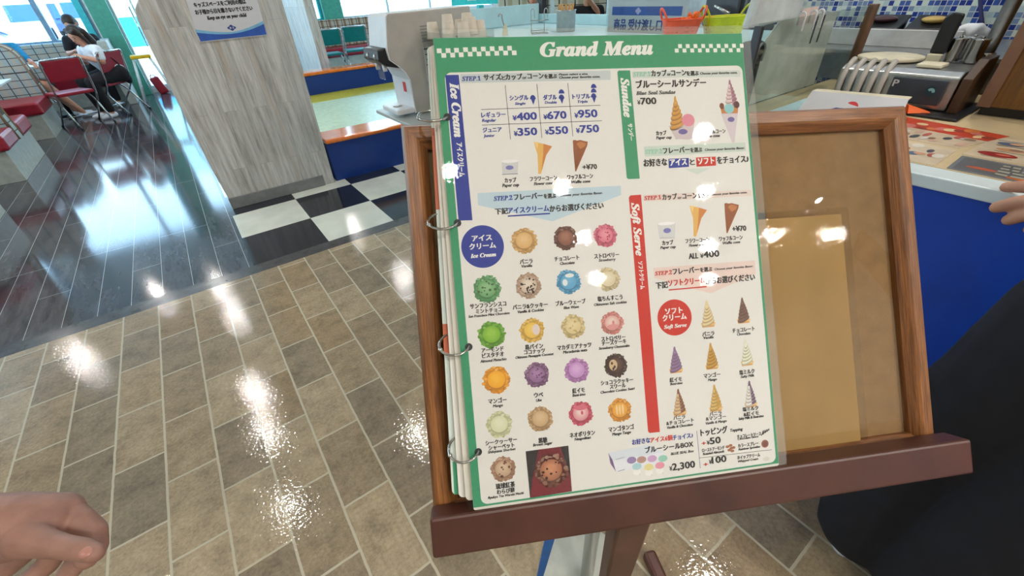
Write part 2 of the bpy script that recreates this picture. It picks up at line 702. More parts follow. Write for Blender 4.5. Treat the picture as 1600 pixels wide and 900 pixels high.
M['steel'] = plain('brushed_stainless_steel', (176, 178, 178), 0.32, metal=0.9, vary=0.06, scale=40)
M['dark_steel'] = plain('dark_steel', (70, 72, 76), 0.4, metal=0.6)
M['red_vinyl'] = plain('red_vinyl', (150, 26, 44), 0.28, vary=0.05)
M['teal_vinyl'] = plain('teal_vinyl', (14, 128, 126), 0.3, vary=0.05)
M['bench_white'] = plain('off_white_laminate', (176, 180, 172), 0.5, vary=0.05)
M['table_top'] = plain('pale_grey_table_top', (206, 218, 220), 0.3)
M['blue_panel'] = plain('blue_laminate', (12, 52, 128), 0.38, vary=0.03)
M['counter_blue'] = plain('bright_blue_laminate', (2, 66, 176), 0.5, vary=0.03)
M['orange_pad'] = plain('orange_vinyl', (228, 120, 44), 0.16, coat=0.6, coat_rough=0.12)
M['mat_green'] = plain('pale_green_play_mat', (186, 206, 176), 0.35)
M['mat_yellow'] = plain('mustard_play_mat', (176, 168, 46), 0.4)
M['white_plastic'] = plain('white_plastic', (214, 218, 222), 0.35, vary=0.02)
M['grey_plastic'] = plain('warm_grey_plastic', (172, 168, 162), 0.45, vary=0.03)
M['black_plastic'] = plain('black_plastic', (26, 27, 30), 0.35)
M['counter_white'] = plain('white_counter_laminate', (212, 226, 230), 0.35, vary=0.02)
M['counter_grey'] = plain('grey_counter_laminate', (168, 172, 168), 0.35, vary=0.02)
M['pale_panel'] = plain('pale_aqua_panel', (178, 214, 222), 0.35, vary=0.03)
M['beige_top'] = plain('beige_counter_top', (204, 184, 146), 0.4, vary=0.03)
M['cup_paper'] = plain('cream_paper_cup', (206, 196, 180), 0.6, vary=0.02)
M['basket_orange'] = plain('orange_plastic', (236, 86, 46), 0.4)
M['basket_yellow'] = plain('lime_yellow_plastic', (204, 212, 22), 0.4)
M['straw_orange'] = plain('bright_orange_plastic', (246, 112, 22), 0.4)
M['brown_panel'] = wood('brown_veneer', (126, 84, 26), (104, 67, 16), 'ZXY', (2, 30, 30), 0.4)
M['brown_trim'] = plain('brown_edge_strip', (118, 84, 62), 0.45)
M['pink_wood'] = plain('pinkish_brown_wood', (150, 112, 98), 0.5)
M['cream'] = plain('cream_plastic', (214, 206, 180), 0.5)
M['skin'] = plain('skin', (196, 142, 116), 0.5, vary=0.05, scale=30, bump=0.05, bump_scale=160)
M['skin_warm'] = plain('tanned_skin', (150, 111, 97), 0.55, vary=0.08, scale=45, bump=0.10, bump_scale=220)
M['nail'] = plain('fingernail', (176, 124, 112), 0.3)
M['hair'] = plain('dark_brown_hair', (38, 27, 22), 0.5, vary=0.3, scale=60)
M['white_cloth'] = plain('white_cotton', (220, 224, 230), 0.85)
M['black_cloth'] = plain('black_cotton', (20, 22, 28), 0.9, vary=0.15)
M['dark_pants'] = plain('blue_black_trousers', (17, 20, 29), 0.9, vary=0.18, scale=25, bump=0.2, bump_scale=900)
M['blue_cloth'] = plain('blue_cotton', (18, 128, 176), 0.85)
M['shoe_white'] = plain('white_shoe_rubber', (220, 226, 234), 0.6)
M['yellow_paint'] = plain('yellow_plastic', (220, 180, 24), 0.4)
M['ink_blue'] = plain('blue_print', (36, 84, 170), 0.5)
M['ink_deep'] = plain('deep_blue_print', (34, 60, 140), 0.5)
M['ink_red'] = plain('red_print', (206, 56, 60), 0.5)
M['ink_black'] = plain('black_print', (28, 28, 32), 0.5)
M['sign_paper'] = plain('white_sign_paper', (206, 206, 210), 0.6, vary=0.01)
M['blue_strap'] = plain('blue_webbing', (8, 108, 200), 0.6)
M['turquoise'] = plain('turquoise_board', (36, 200, 204), 0.5)


def lamp_material():
    a = Nodes('lamp_diffuser')
    a.base((255, 240, 214))
    a.set(emit=8.0, emit_color=(1.0, 0.86, 0.66, 1))
    return a.m


def print_material():
    a = Nodes('menu_print')
    at = a.n('ShaderNodeVertexColor')
    at.layer_name = 'ink'
    nz = a.noise(a.coords(), 400, 1)
    a.base(a.mix(0.02, at.outputs['Color'], a.ramp(nz, [(0.3, (0, 0, 0)), (0.7, (255, 255, 255))])))
    a.set(rough=0.6)
    return a.m


M['lamp'] = lamp_material()
M['print'] = print_material()

# ------------------------------------------------------------------ the room
XL, XR, YN, YF = -2.95, 9.0, -4.2, 11.0
struct(MB().box(XL - 3, XR, YN, 2.615, -0.1, 0.0).build('floor', M['stone']))
struct(MB().box(XL - 3, XR, 2.615, 2.72, -0.1, 0.0).build('floor_border', M['border']))
struct(MB().box(XL - 3, -0.05, 2.72, YF + 0.2, -0.1, 0.0).build('floor_planks', M['plank']))
struct(MB().box(-0.05, XR, 2.72, YF + 0.2, -0.1, 0.0).build('floor_squares', M['chess']))
struct(MB().box(XL - 3.2, XR + 0.2, YN - 0.2, YF + 0.3, CEILING, CEILING + 0.15).build('ceiling', M['ceiling']))

def wall_with_openings(name, axis, pos, thick, a0, a1, z1, holes, mat):
    """wall along x (axis 'x') or y, with rectangular openings (a0, a1, z0, z1)"""
    mb = MB()
    def bx(p, q, zz0, zz1):
        if q - p < 1e-4 or zz1 - zz0 < 1e-4:
            return
        if axis == 'x':
            mb.box(p, q, pos, pos + thick, zz0, zz1)
        else:
            mb.box(pos, pos + thick, p, q, zz0, zz1)
    cur = a0
    for h in sorted(holes):
        bx(cur, h[0], 0, z1)
        bx(h[0], h[1], 0, h[2])
        bx(h[0], h[1], h[3], z1)
        cur = h[1]
    bx(cur, a1, 0, z1)
    return struct(mb.build(name, mat))

SILL = 0.90
wall_with_openings('wall_back', 'x', YF, 0.12, XL, XR, CEILING,
                   [(-2.75, -0.78, SILL, 2.75), (-0.47, 1.3, 0.0, 2.5), (2.3, 3.02, SILL, 2.75), (3.42, 7.4, SILL, 2.75)], M['wall'])
wall_with_openings('wall_left', 'y', XL - 0.12, 0.12, YN, YF, CEILING,
                   [(2.6, 4.6, 1.0, 2.8), (5.4, 9.9, 1.0, 2.8)], M['wall'])
wall_with_openings('wall_right', 'y', XR, 0.12, YN, YF, CEILING, [(4.0, 9.5, 1.0, 2.6)], M['wall'])
wall_with_openings('wall_near', 'x', YN - 0.12, 0.12, XL, XR, CEILING, [], M['wall'])

def window(n, axis, pos, a0, a1, z0, z1, bars, fm, gm, bar=0.05):
    o = None
    fb, gb = MB(), MB()
    def bx(mb, p, q, zz0, zz1, d):
        if axis == 'x':
            mb.box(p, q, pos - d, pos + d, zz0, zz1)
        else:
            mb.box(pos - d, pos + d, p, q, zz0, zz1)
    t = 0.05
    bx(fb, a0, a1, z0, z0 + t, 0.04)
    bx(fb, a0, a1, z1 - t, z1, 0.04)
    bx(fb, a0, a0 + t, z0 + t, z1 - t, 0.04)
    bx(fb, a1 - t, a1, z0 + t, z1 - t, 0.04)
    for b in bars:
        bx(fb, b - bar / 2, b + bar / 2, z0 + t, z1 - t, 0.035)
    o = struct(fb.build('window_%d' % n, fm))
    bx(gb, a0 + t, a1 - t, z0 + t, z1 - t, 0.004)
    g = gb.build('pane', gm, o)
    return o

window(1, 'x', YF + 0.06, -2.75, -0.78, SILL, 2.75, [-1.40], M['frame_grey'], M['glass'], 0.07)
window(2, 'x', YF + 0.06, 2.3, 3.02, SILL, 2.75, [2.62, 2.8], M['cyan_paint'], M['glass'], 0.05)
window(3, 'x', YF + 0.06, 3.42, 7.4, SILL, 2.75, [4.52, 5.6], M['frame_white'], M['glass'], 0.05)
window(4, 'y', XL - 0.06, 2.6, 4.6, 1.0, 2.8, [3.6], M['frame_grey'], M['glass'])
window(5, 'y', XL - 0.06, 5.4, 9.9, 1.0, 2.8, [6.9, 8.4], M['frame_grey'], M['glass'])
window(6, 'y', XR + 0.06, 4.0, 9.5, 1.0, 2.6, [6.0, 8.0], M['frame_white'], M['glass'])

# glazed door beside the green pillar
db = MB()
for x0, x1 in ((-0.47, -0.43), (0.42, 0.52), (1.22, 1.3)):
    db.box(x0, x1, YF + 0.02, YF + 0.1, 0.0, 2.5)
db.box(-0.43, 1.22, YF + 0.02, YF + 0.1, 2.42, 2.5)
db.box(-0.43, 1.22, YF + 0.02, YF + 0.1, 0.0, 0.12)
db.box(-0.16, -0.13, YF + 0.02, YF + 0.08, 0.12, 2.42)
door = struct(db.build('door_1', M['frame_white'], bevel=0.005))
MB().box(-0.43, 0.42, YF + 0.055, YF + 0.063, 0.12, 2.42).build('pane', M['glass'], door)
MB().box(0.52, 1.22, YF + 0.055, YF + 0.063, 0.12, 2.42).build('pane', M['glass'], door)
MB().tube([(-0.2, YF - 0.03, 0.75), (-0.2, YF - 0.03, 1.35)], 0.014, 8).build('handle', M['chrome'], door)

# green pillar and the teal uprights in the window wall
struct(MB().box(-0.75, -0.47, YF - 0.16, YF + 0.1, 0, CEILING).build('pillar_green', M['teal_paint'], bevel=0.01))
struct(MB().box(-0.92, -0.82, YF - 0.02, YF + 0.05, SILL, CEILING).build('trim_1', M['cyan_paint'], bevel=0.005))
struct(MB().box(3.02, 3.42, YF - 0.12, YF + 0.1, 0.0, CEILING).build('trim_2', M['teal_paint'], bevel=0.01))
struct(MB().box(2.46, 2.5, YF - 0.06, YF + 0.02, SILL, CEILING).build('trim_3', M['frame_grey'], bevel=0.004))

# whitewashed plank pillar in front, its left outline curving in at the top
prof = [(-0.02, 0.0), (-0.043, 0.31), (-0.058, 0.9), (-0.062, 1.17), (-0.058, 1.26), (-0.045, 1.31), (-0.011, 1.353), (0.05, 1.40), (0.12, 1.47), (0.15, 1.6), (0.15, CEILING),
        (0.79, CEILING), (0.79, 1.31), (0.787, 0.92), (0.77, 0.0)]
struct(MB().prism([(x, 3.78, z) for x, z in prof][::-1], (0, 0.42, 0)).build('pillar_planked', M['washed'], bevel=0.006))
struct(MB().box(-0.03, 0.69, 3.768, 3.78, 0.0, 0.089).build('baseboard_pillar', M['skirting'], bevel=0.003))
# narrow plank-clad partition behind the play pen
struct(MB().box(2.05, 2.2, 8.36, 9.82, 0, CEILING).build('pillar_slim', M['washed'], bevel=0.006))

# kitchen back wall with mosaic, grey column beside it, pinkish post
struct(MB().box(2.6, 2.72, YN, 1.62, 0, CEILING).build('wall_kitchen', M['mosaic']))
struct(MB().box(2.6, 3.1, 1.66, 2.0, 0, CEILING).build('pillar_grey', M['steel'], bevel=0.01))

# outside
struct(MB().box(-60, 60, YF + 0.3, 90, -0.12, -0.02).build('ground', M['ground_out']))
struct(MB().box(-60, XL - 0.3, -30, YF + 0.3, -0.12, -0.02).build('ground_side', M['ground_out']))
wl = MB()
wl.box(-0.95, 1.8, 17.0, 17.15, -0.02, 0.45)
struct(wl.build('trim_4', M['out_sand']))
struct(MB().box(-0.95, 1.8, 17.0, 17.15, 0.45, 1.14).build('trim_5', M['out_blue']))
struct(MB().box(-0.95, 1.8, 17.0, 17.15, 1.14, 3.2).build('trim_6', M['out_white']))

# recessed downlights: ring, diffuser and the lamp that shines
def downlight(x, y, first=[]):
    if not first:
        t = thing('ceiling_downlight', 'small round recessed ceiling downlight with warm white diffuser', 'ceiling light', (0, 0, CEILING), 'recessed ceiling downlights')
        MB().lathe([(0.062, CEILING - 0.012), (0.078, CEILING - 0.012), (0.078, CEILING - 0.001), (0.062, CEILING - 0.001)], 24).build('trim_ring', M['white_plastic'], t)
        MB().lathe([(0.0605, CEILING - 0.008), (0.0605, CEILING - 0.002)], 24).build('diffuser', M['lamp'], t)
        first.append(t)
    else:
        t = dup(first[0])
    t.location = (x, y, CEILING)
    ld = bpy.data.lights.new('downlight_lamp', 'AREA')
    ld.shape = 'DISK'
    ld.size = 0.05
    ld.energy = LAMP_WATTS
    ld.color = LAMP_COLOR
    lo = bpy.data.objects.new('downlight_lamp', ld)
    COL.objects.link(lo)
    lo.location = (x, y, CEILING - 0.016)
for x, y in DOWNLIGHTS:
    downlight(x, y)

# what is printed on the menu: millimetres from the centre of the sheet
# (text, u, v, width, letter height, rotation, lettering style, ink)
PANEL = (-141.2,-208.2,145.8,178.7)
MENU_TEXT = [
    ('Grand Menu',-52.4,191.0,107.8,13.0,0,'I','w'), ('Ice Cream',-137.4,169.2,48.2,7.9,-90,'I','w'), ('アイスクリーム',-135.8,115.6,30.3,5.2,-90,'j','w'), ('STEP.1',-126.0,170.7,16.5,4.1,0,'i','b'),
    ('サイズ',-106.6,171.0,15.8,5.4,0,'j','k'), ('と',-90.4,170.8,3.5,4.0,0,'j','k'), ('カップ',-86.7,170.9,15.2,5.2,0,'j','k'), ('or',-71.2,170.9,3.8,3.1,0,'l','k'),
    ('コーン',-66.4,171.2,14.8,5.2,0,'j','k'), ('を選ぶ',-50.8,171.1,11.7,4.0,0,'j','k'), ('Please select a size.',-37.1,173.4,27.8,1.9,0,'i','k'), ('Choose your favorite cone.',-37.0,170.5,39.1,2.1,0,'i','k'),
    ('シングル',-84.6,152.0,17.2,4.5,0,'j','b'), ('Single',-80.1,147.7,9.6,2.3,0,'i','b'), ('ダブル',-53.5,151.5,12.5,4.5,0,'j','b'), ('Double',-52.4,147.7,11.0,2.4,0,'i','b'),
    ('トリプル',-25.9,151.4,16.6,4.5,0,'j','b'), ('Triple',-21.5,147.5,9.5,2.4,0,'i','b'), ('レギュラー',-111.5,137.4,21.8,4.6,0,'j','b'), ('Regular',-111.3,133.3,12.8,2.6,0,'i','b'),
    ('ジュニア',-111.4,123.9,17.0,4.4,0,'j','b'), ('Junior',-111.2,119.5,10.1,2.6,0,'i','b'), ('¥',-83.3,133.5,3.5,4.3,0,'l','b'), ('400',-79.5,133.5,18.2,6.8,0,'n','b'),
    ('¥',-54.7,133.4,3.3,4.4,0,'l','b'), ('670',-51.1,133.4,17.6,6.9,0,'n','b'), ('¥',-25.5,133.7,3.4,4.4,0,'l','b'), ('950',-21.8,133.7,17.8,7.0,0,'n','b'),
    ('¥',-83.3,119.4,3.3,4.3,0,'l','b'), ('350',-79.7,119.4,17.5,6.8,0,'n','b'), ('¥',-54.4,119.4,3.3,4.4,0,'l','b'), ('550',-50.8,119.4,17.6,6.9,0,'n','b'),
    ('¥',-25.2,119.6,3.4,4.4,0,'l','b'), ('750',-21.5,119.6,17.9,6.9,0,'n','b'), ('カップ',-95.5,77.6,10.4,4.2,0,'j','k'), ('Paper cup',-98.0,73.6,15.1,2.9,0,'i','k'),
    ('フラワーコーン',-72.3,77.6,25.0,4.2,0,'j','k'), ('Flower cone',-69.0,73.6,17.5,2.7,0,'i','k'), ('ワッフルコーン',-37.2,77.4,24.1,4.3,0,'j','k'), ('Waffle cone',-33.9,73.3,17.8,2.7,0,'i','k'),
    ('+¥70',-22.0,85.5,13.4,4.5,0,'n','k'), ('STEP.2',-106.8,61.6,16.8,4.2,0,'i','b'), ('フレーバー',-88.5,61.4,26.4,5.5,0,'j','k'), ('を選ぶ',-60.9,61.2,11.2,4.2,0,'j','k'),
    ('Choose your favorite flavor.',-46.2,62.0,41.0,2.2,0,'i','k'), ('下記',-106.6,49.6,11.4,5.2,0,'j','k'), ('アイスクリーム',-95.0,49.5,37.8,5.5,0,'j','b'), ('からお選びください',-56.5,48.7,51.0,5.8,0,'j','k'),
    ('アイス',-129.4,26.8,17.6,5.3,0,'j','w'), ('クリーム',-132.3,19.6,23.5,5.3,0,'j','w'), ('Ice Cream',-131.9,11.8,22.7,3.6,0,'I','w'), ('バニラ',-88.1,3.0,11.6,4.3,0,'j','k'),
    ('Vanilla',-86.9,-0.30,9.7,2.5,0,'i','k'), ('チョコレート',-56.0,3.1,23.1,4.3,0,'j','k'), ('Chocolate',-51.1,-0.70,13.6,2.5,0,'i','k'), ('ストロベリー',-18.3,2.7,23.7,4.4,0,'j','k'),
    ('Strawberry',-14.4,-0.60,16.2,2.5,0,'i','k'), ('サンフランシスコ',-136.3,-33.3,32.4,4.4,0,'j','k'), ('ミントチョコ',-131.5,-38.0,23.2,4.0,0,'j','k'), ('San Francisco Mint Chocolate',-138.5,-41.2,37.1,2.2,0,'i','k'),
    ('バニラ&クッキー',-98.1,-37.5,32.2,4.3,0,'j','k'), ('Vanilla & Cookies',-93.9,-41.3,24.0,2.5,0,'i','k'), ('ブルーウェーブ',-58.5,-37.7,28.1,4.3,0,'j','k'), ('Blue Wave',-51.3,-41.5,14.2,2.5,0,'i','k'),
    ('塩ちんすこう',-18.7,-37.0,23.9,4.4,0,'j','k'), ('Okinawan Salt cookies',-22.4,-41.2,31.4,2.5,0,'i','k'), ('アーモンド',-129.5,-73.3,19.8,4.1,0,'j','k'), ('ピスタチオ',-129.3,-78.2,19.4,4.3,0,'j','k'),
    ('Almond Pistachio',-131.4,-82.3,23.6,2.5,0,'i','k'), ('島パイン',-89.8,-74.6,16.2,4.4,0,'j','k'), ('ココナッツ',-91.3,-78.9,19.1,4.1,0,'j','k'), ('Okinawa Pineapple Coconut',-99.5,-82.1,35.1,2.3,0,'i','k'),
    ('マカダミアナッツ',-60.4,-78.2,31.9,4.4,0,'j','k'), ('Macadamia nuts',-55.5,-81.9,22.7,2.6,0,'i','k'), ('ストロベリー',-18.4,-74.2,23.1,4.2,0,'j','k'), ('チーズケーキ',-18.3,-78.2,23.5,4.2,0,'j','k'),
    ('Strawberry Cheesecake',-21.5,-81.9,29.6,2.4,0,'i','k'), ('マンゴー',-127.3,-119.5,16.4,4.3,0,'j','k'), ('Mango',-123.6,-123.3,9.0,2.5,0,'i','k'), ('ウベ',-85.5,-118.7,8.1,4.4,0,'j','k'),
    ('Ube',-84.1,-122.8,5.0,2.5,0,'i','k'), ('紅イモ',-49.9,-118.9,11.6,4.4,0,'j','k'), ('Beni-imo',-50.1,-122.2,12.1,2.6,0,'i','k'), ('ショコラクッキー',-22.4,-114.6,31.0,4.2,0,'j','k'),
    ('スワール',-14.2,-118.9,15.2,4.0,0,'j','k'), ('Chocolate Cookies Swirl',-23.4,-122.3,32.9,2.3,0,'i','k'), ('シークヮーサー',-133.0,-156.1,28.3,4.1,0,'j','k'), ('シャーベット',-130.6,-160.7,23.1,4.1,0,'j','k'),
    ('Shiiquasa Sherbet',-131.6,-163.7,25.0,2.3,0,'i','k'), ('黒糖',-85.1,-160.0,7.9,4.4,0,'j','k'), ('Brown Sugar',-90.4,-162.7,17.9,2.5,0,'i','k'), ('ネオポリタン',-55.9,-159.1,23.7,4.4,0,'j','k'),
    ('Neapolitan',-51.7,-162.4,15.1,2.6,0,'i','k'), ('マンゴタンゴ',-18.8,-158.4,24.3,4.5,0,'j','k'), ('Mango Tango',-15.7,-162.3,17.9,2.6,0,'i','k'), ('琉球紅茶',-127.1,-196.1,17.1,4.7,0,'j','k'),
    ('わらび餅',-126.6,-200.8,16.0,4.1,0,'j','k'), ('Ryukyu Tea Warabi Mochi',-134.8,-204.0,32.3,2.2,0,'i','k'), ('Sundae',21.8,169.4,36.5,8.0,-90,'I','w'), ('サンデー',25.1,126.5,15.8,4.6,-90,'j','w'),
    ('STEP.1',34.3,170.7,17.2,4.2,0,'i','pg'), ('カップ',52.5,170.5,15.1,5.7,0,'j','k'), ('or',68.3,170.4,3.5,3.2,0,'l','k'), ('コーン',72.4,170.5,15.0,5.7,0,'j','k'),
    ('を選ぶ',87.9,170.2,12.1,4.3,0,'j','k'), ('Choose your favorite cone.',101.6,170.7,38.6,2.2,0,'i','k'), ('ブルーシールサンデー',36.4,159.7,70.2,7.1,0,'j','k'), ('Blue Seal Sundae',35.8,153.1,39.2,3.5,0,'i','k'),
    ('¥',36.3,143.9,2.9,4.0,0,'l','k'), ('700',39.5,143.9,15.3,6.2,0,'n','k'), ('カップ',52.1,114.4,10.1,4.2,0,'j','k'), ('Paper cup',51.9,110.5,15.3,2.8,0,'i','k'),
    ('ワッフルコーン',98.4,113.6,24.0,4.3,0,'j','k'), ('Waffle cone',99.0,110.0,17.3,2.9,0,'i','k'), ('STEP.2',39.2,97.0,17.4,4.2,0,'i','pg'), ('フレーバー',57.6,96.7,26.5,5.7,0,'j','k'),
    ('を選ぶ',85.0,96.7,11.8,4.3,0,'j','k'), ('Choose your favorite flavor.',99.8,97.2,41.2,2.2,0,'i','k'), ('お好きな',37.3,85.6,23.0,6.7,0,'j','k'), ('アイス',63.4,85.0,16.7,6.4,0,'j','w'),
    ('と',83.5,84.6,4.7,5.7,0,'j','k'), ('ソフト',91.8,84.8,16.3,6.4,0,'j','w'), ('をチョイス♪',111.4,84.5,32.5,6.8,0,'j','k'), ('Soft Serve',21.8,51.8,49.5,7.4,-90,'I','w'),
    ('ソフトクリーム',23.6,-3.4,25.8,4.6,-90,'j','w'), ('STEP.1',34.8,53.7,16.6,3.9,0,'i','r'), ('カップ',52.8,52.9,14.4,5.5,0,'j','k'), ('or',68.2,52.7,3.8,2.9,0,'l','k'),
    ('コーン',73.0,52.7,14.5,5.6,0,'j','k'), ('を選ぶ',88.4,52.7,12.2,4.3,0,'j','k'), ('Choose your favorite cone.',102.2,54.1,37.4,2.0,0,'i','k'), ('+¥70',121.0,18.0,14.2,5.0,0,'n','k'),
    ('カップ',48.8,10.3,10.8,4.2,0,'j','k'), ('Paper cup',46.6,6.6,15.2,2.6,0,'i','k'), ('フラワーコーン',72.2,10.4,24.1,4.2,0,'j','k'), ('Flower cone',75.3,6.6,16.7,2.6,0,'i','k'),
    ('ワッフルコーン',106.6,10.0,24.0,4.3,0,'j','k'), ('Waffle cone',109.8,6.4,18.0,2.6,0,'i','k'), ('ALL',74.3,-4.9,9.1,5.2,0,'n','k'), ('¥',85.9,-4.9,3.0,3.9,0,'l','k'),
    ('400',89.2,-4.9,15.8,6.1,0,'n','k'), ('STEP.2',39.0,-17.9,16.8,3.9,0,'i','r'), ('フレーバー',56.8,-18.2,26.5,5.8,0,'j','k'), ('を選ぶ',84.4,-18.1,12.1,4.2,0,'j','k'),
    ('Choose your favorite flavor.',99.2,-17.7,40.0,2.0,0,'i','k'), ('下記',38.8,-30.0,11.8,5.8,0,'j','k'), ('ソフトクリーム',51.3,-28.9,36.7,6.1,0,'j','r'), ('からお選びください',88.9,-30.2,50.9,6.2,0,'j','k'),
    ('ソフト',45.9,-55.1,17.1,5.8,0,'j','w'), ('クリーム',42.8,-61.2,23.6,5.8,0,'j','w'), ('Soft Serve',43.4,-68.7,22.6,3.5,0,'I','w'), ('バニラ',81.0,-79.4,12.1,4.2,0,'j','k'),
    ('Vanilla',82.1,-82.3,9.9,2.5,0,'i','k'), ('チョコレート',112.0,-79.0,22.9,4.3,0,'j','k'), ('Chocolate',116.4,-82.3,13.9,2.5,0,'i','k'), ('紅イモ',44.6,-119.3,11.9,4.2,0,'j','k'),
    ('Beni-imo',44.7,-122.3,12.2,2.4,0,'i','k'), ('マンゴー',78.8,-119.1,16.8,4.2,0,'j','k'), ('Mango',82.8,-122.7,9.0,2.5,0,'i','k'), ('塩ミルク',115.3,-119.9,15.8,4.3,0,'j','k'),
    ('Salty Milk',116.6,-123.3,13.9,2.5,0,'i','k'), ('バニラ',45.0,-154.9,11.5,3.8,0,'j','k'), ('&チョコレート',37.5,-159.1,27.3,3.8,0,'j','k'), ('Vanilla & Chocolate',37.9,-162.7,25.7,2.4,0,'i','k'),
    ('バニラ',81.3,-155.7,12.1,3.9,0,'j','k'), ('&マンゴー',77.2,-159.7,20.5,3.8,0,'j','k'), ('Vanilla & Mango',76.7,-163.4,21.4,2.4,0,'i','k'), ('塩ミルク',115.4,-155.4,16.4,3.9,0,'j','k'),
    ('&紅イモ',116.1,-160.3,15.7,3.9,0,'j','k'), ('Salty Milk & Beni-imo',110.4,-163.3,26.3,2.5,0,'i','k'), ('お好きな',2.6,-173.0,17.4,4.8,0,'j','b'), ('アイス6個',20.2,-173.4,21.8,4.8,0,'j','r'),
    ('チョイス♪',42.6,-173.8,20.1,4.8,0,'j','b'), ('ブルーシールBOX',14.4,-182.3,47.7,5.5,0,'j','k'), ('BLUE SEAL Box',39.4,-187.7,22.9,2.4,0,'i','k'), ('¥',36.8,-202.3,2.6,4.1,0,'l','k'),
    ('2,300',39.6,-202.3,22.5,6.4,0,'n','k'), ('トッピング',70.8,-173.4,27.0,6.3,0,'j','k'), ('Topping',100.9,-173.4,12.8,2.8,0,'i','k'), ('+',70.9,-182.7,4.2,3.8,0,'n','r'),
    ('¥',76.1,-182.7,3.0,3.9,0,'l','k'), ('50',79.4,-182.7,10.6,6.2,0,'n','k'), ('ローストアーモンド',70.9,-188.9,22.5,3.5,0,'j','k'), ('Roasted Almonds',71.3,-192.0,21.5,2.4,0,'i','k'),
    ('チョコレートソース',107.4,-180.4,24.9,3.5,0,'j','k'), ('Chocolate Sauce',107.8,-182.2,21.5,2.1,0,'i','k'), ('カラースプレー',107.5,-189.3,21.1,3.5,0,'j','k'), ('Rainbow Sprinkles',107.8,-192.2,22.4,2.1,0,'i','k'),
    ('+',70.9,-202.8,4.4,3.8,0,'n','r'), ('¥',76.7,-201.2,2.8,3.9,0,'l','k'), ('100',79.7,-201.2,14.5,6.2,0,'n','k'), ('ホイップクリーム',105.7,-200.5,23.7,3.5,0,'j','k'),
    ('Whipped Cream',106.2,-203.6,20.9,2.1,0,'i','k'), 
]
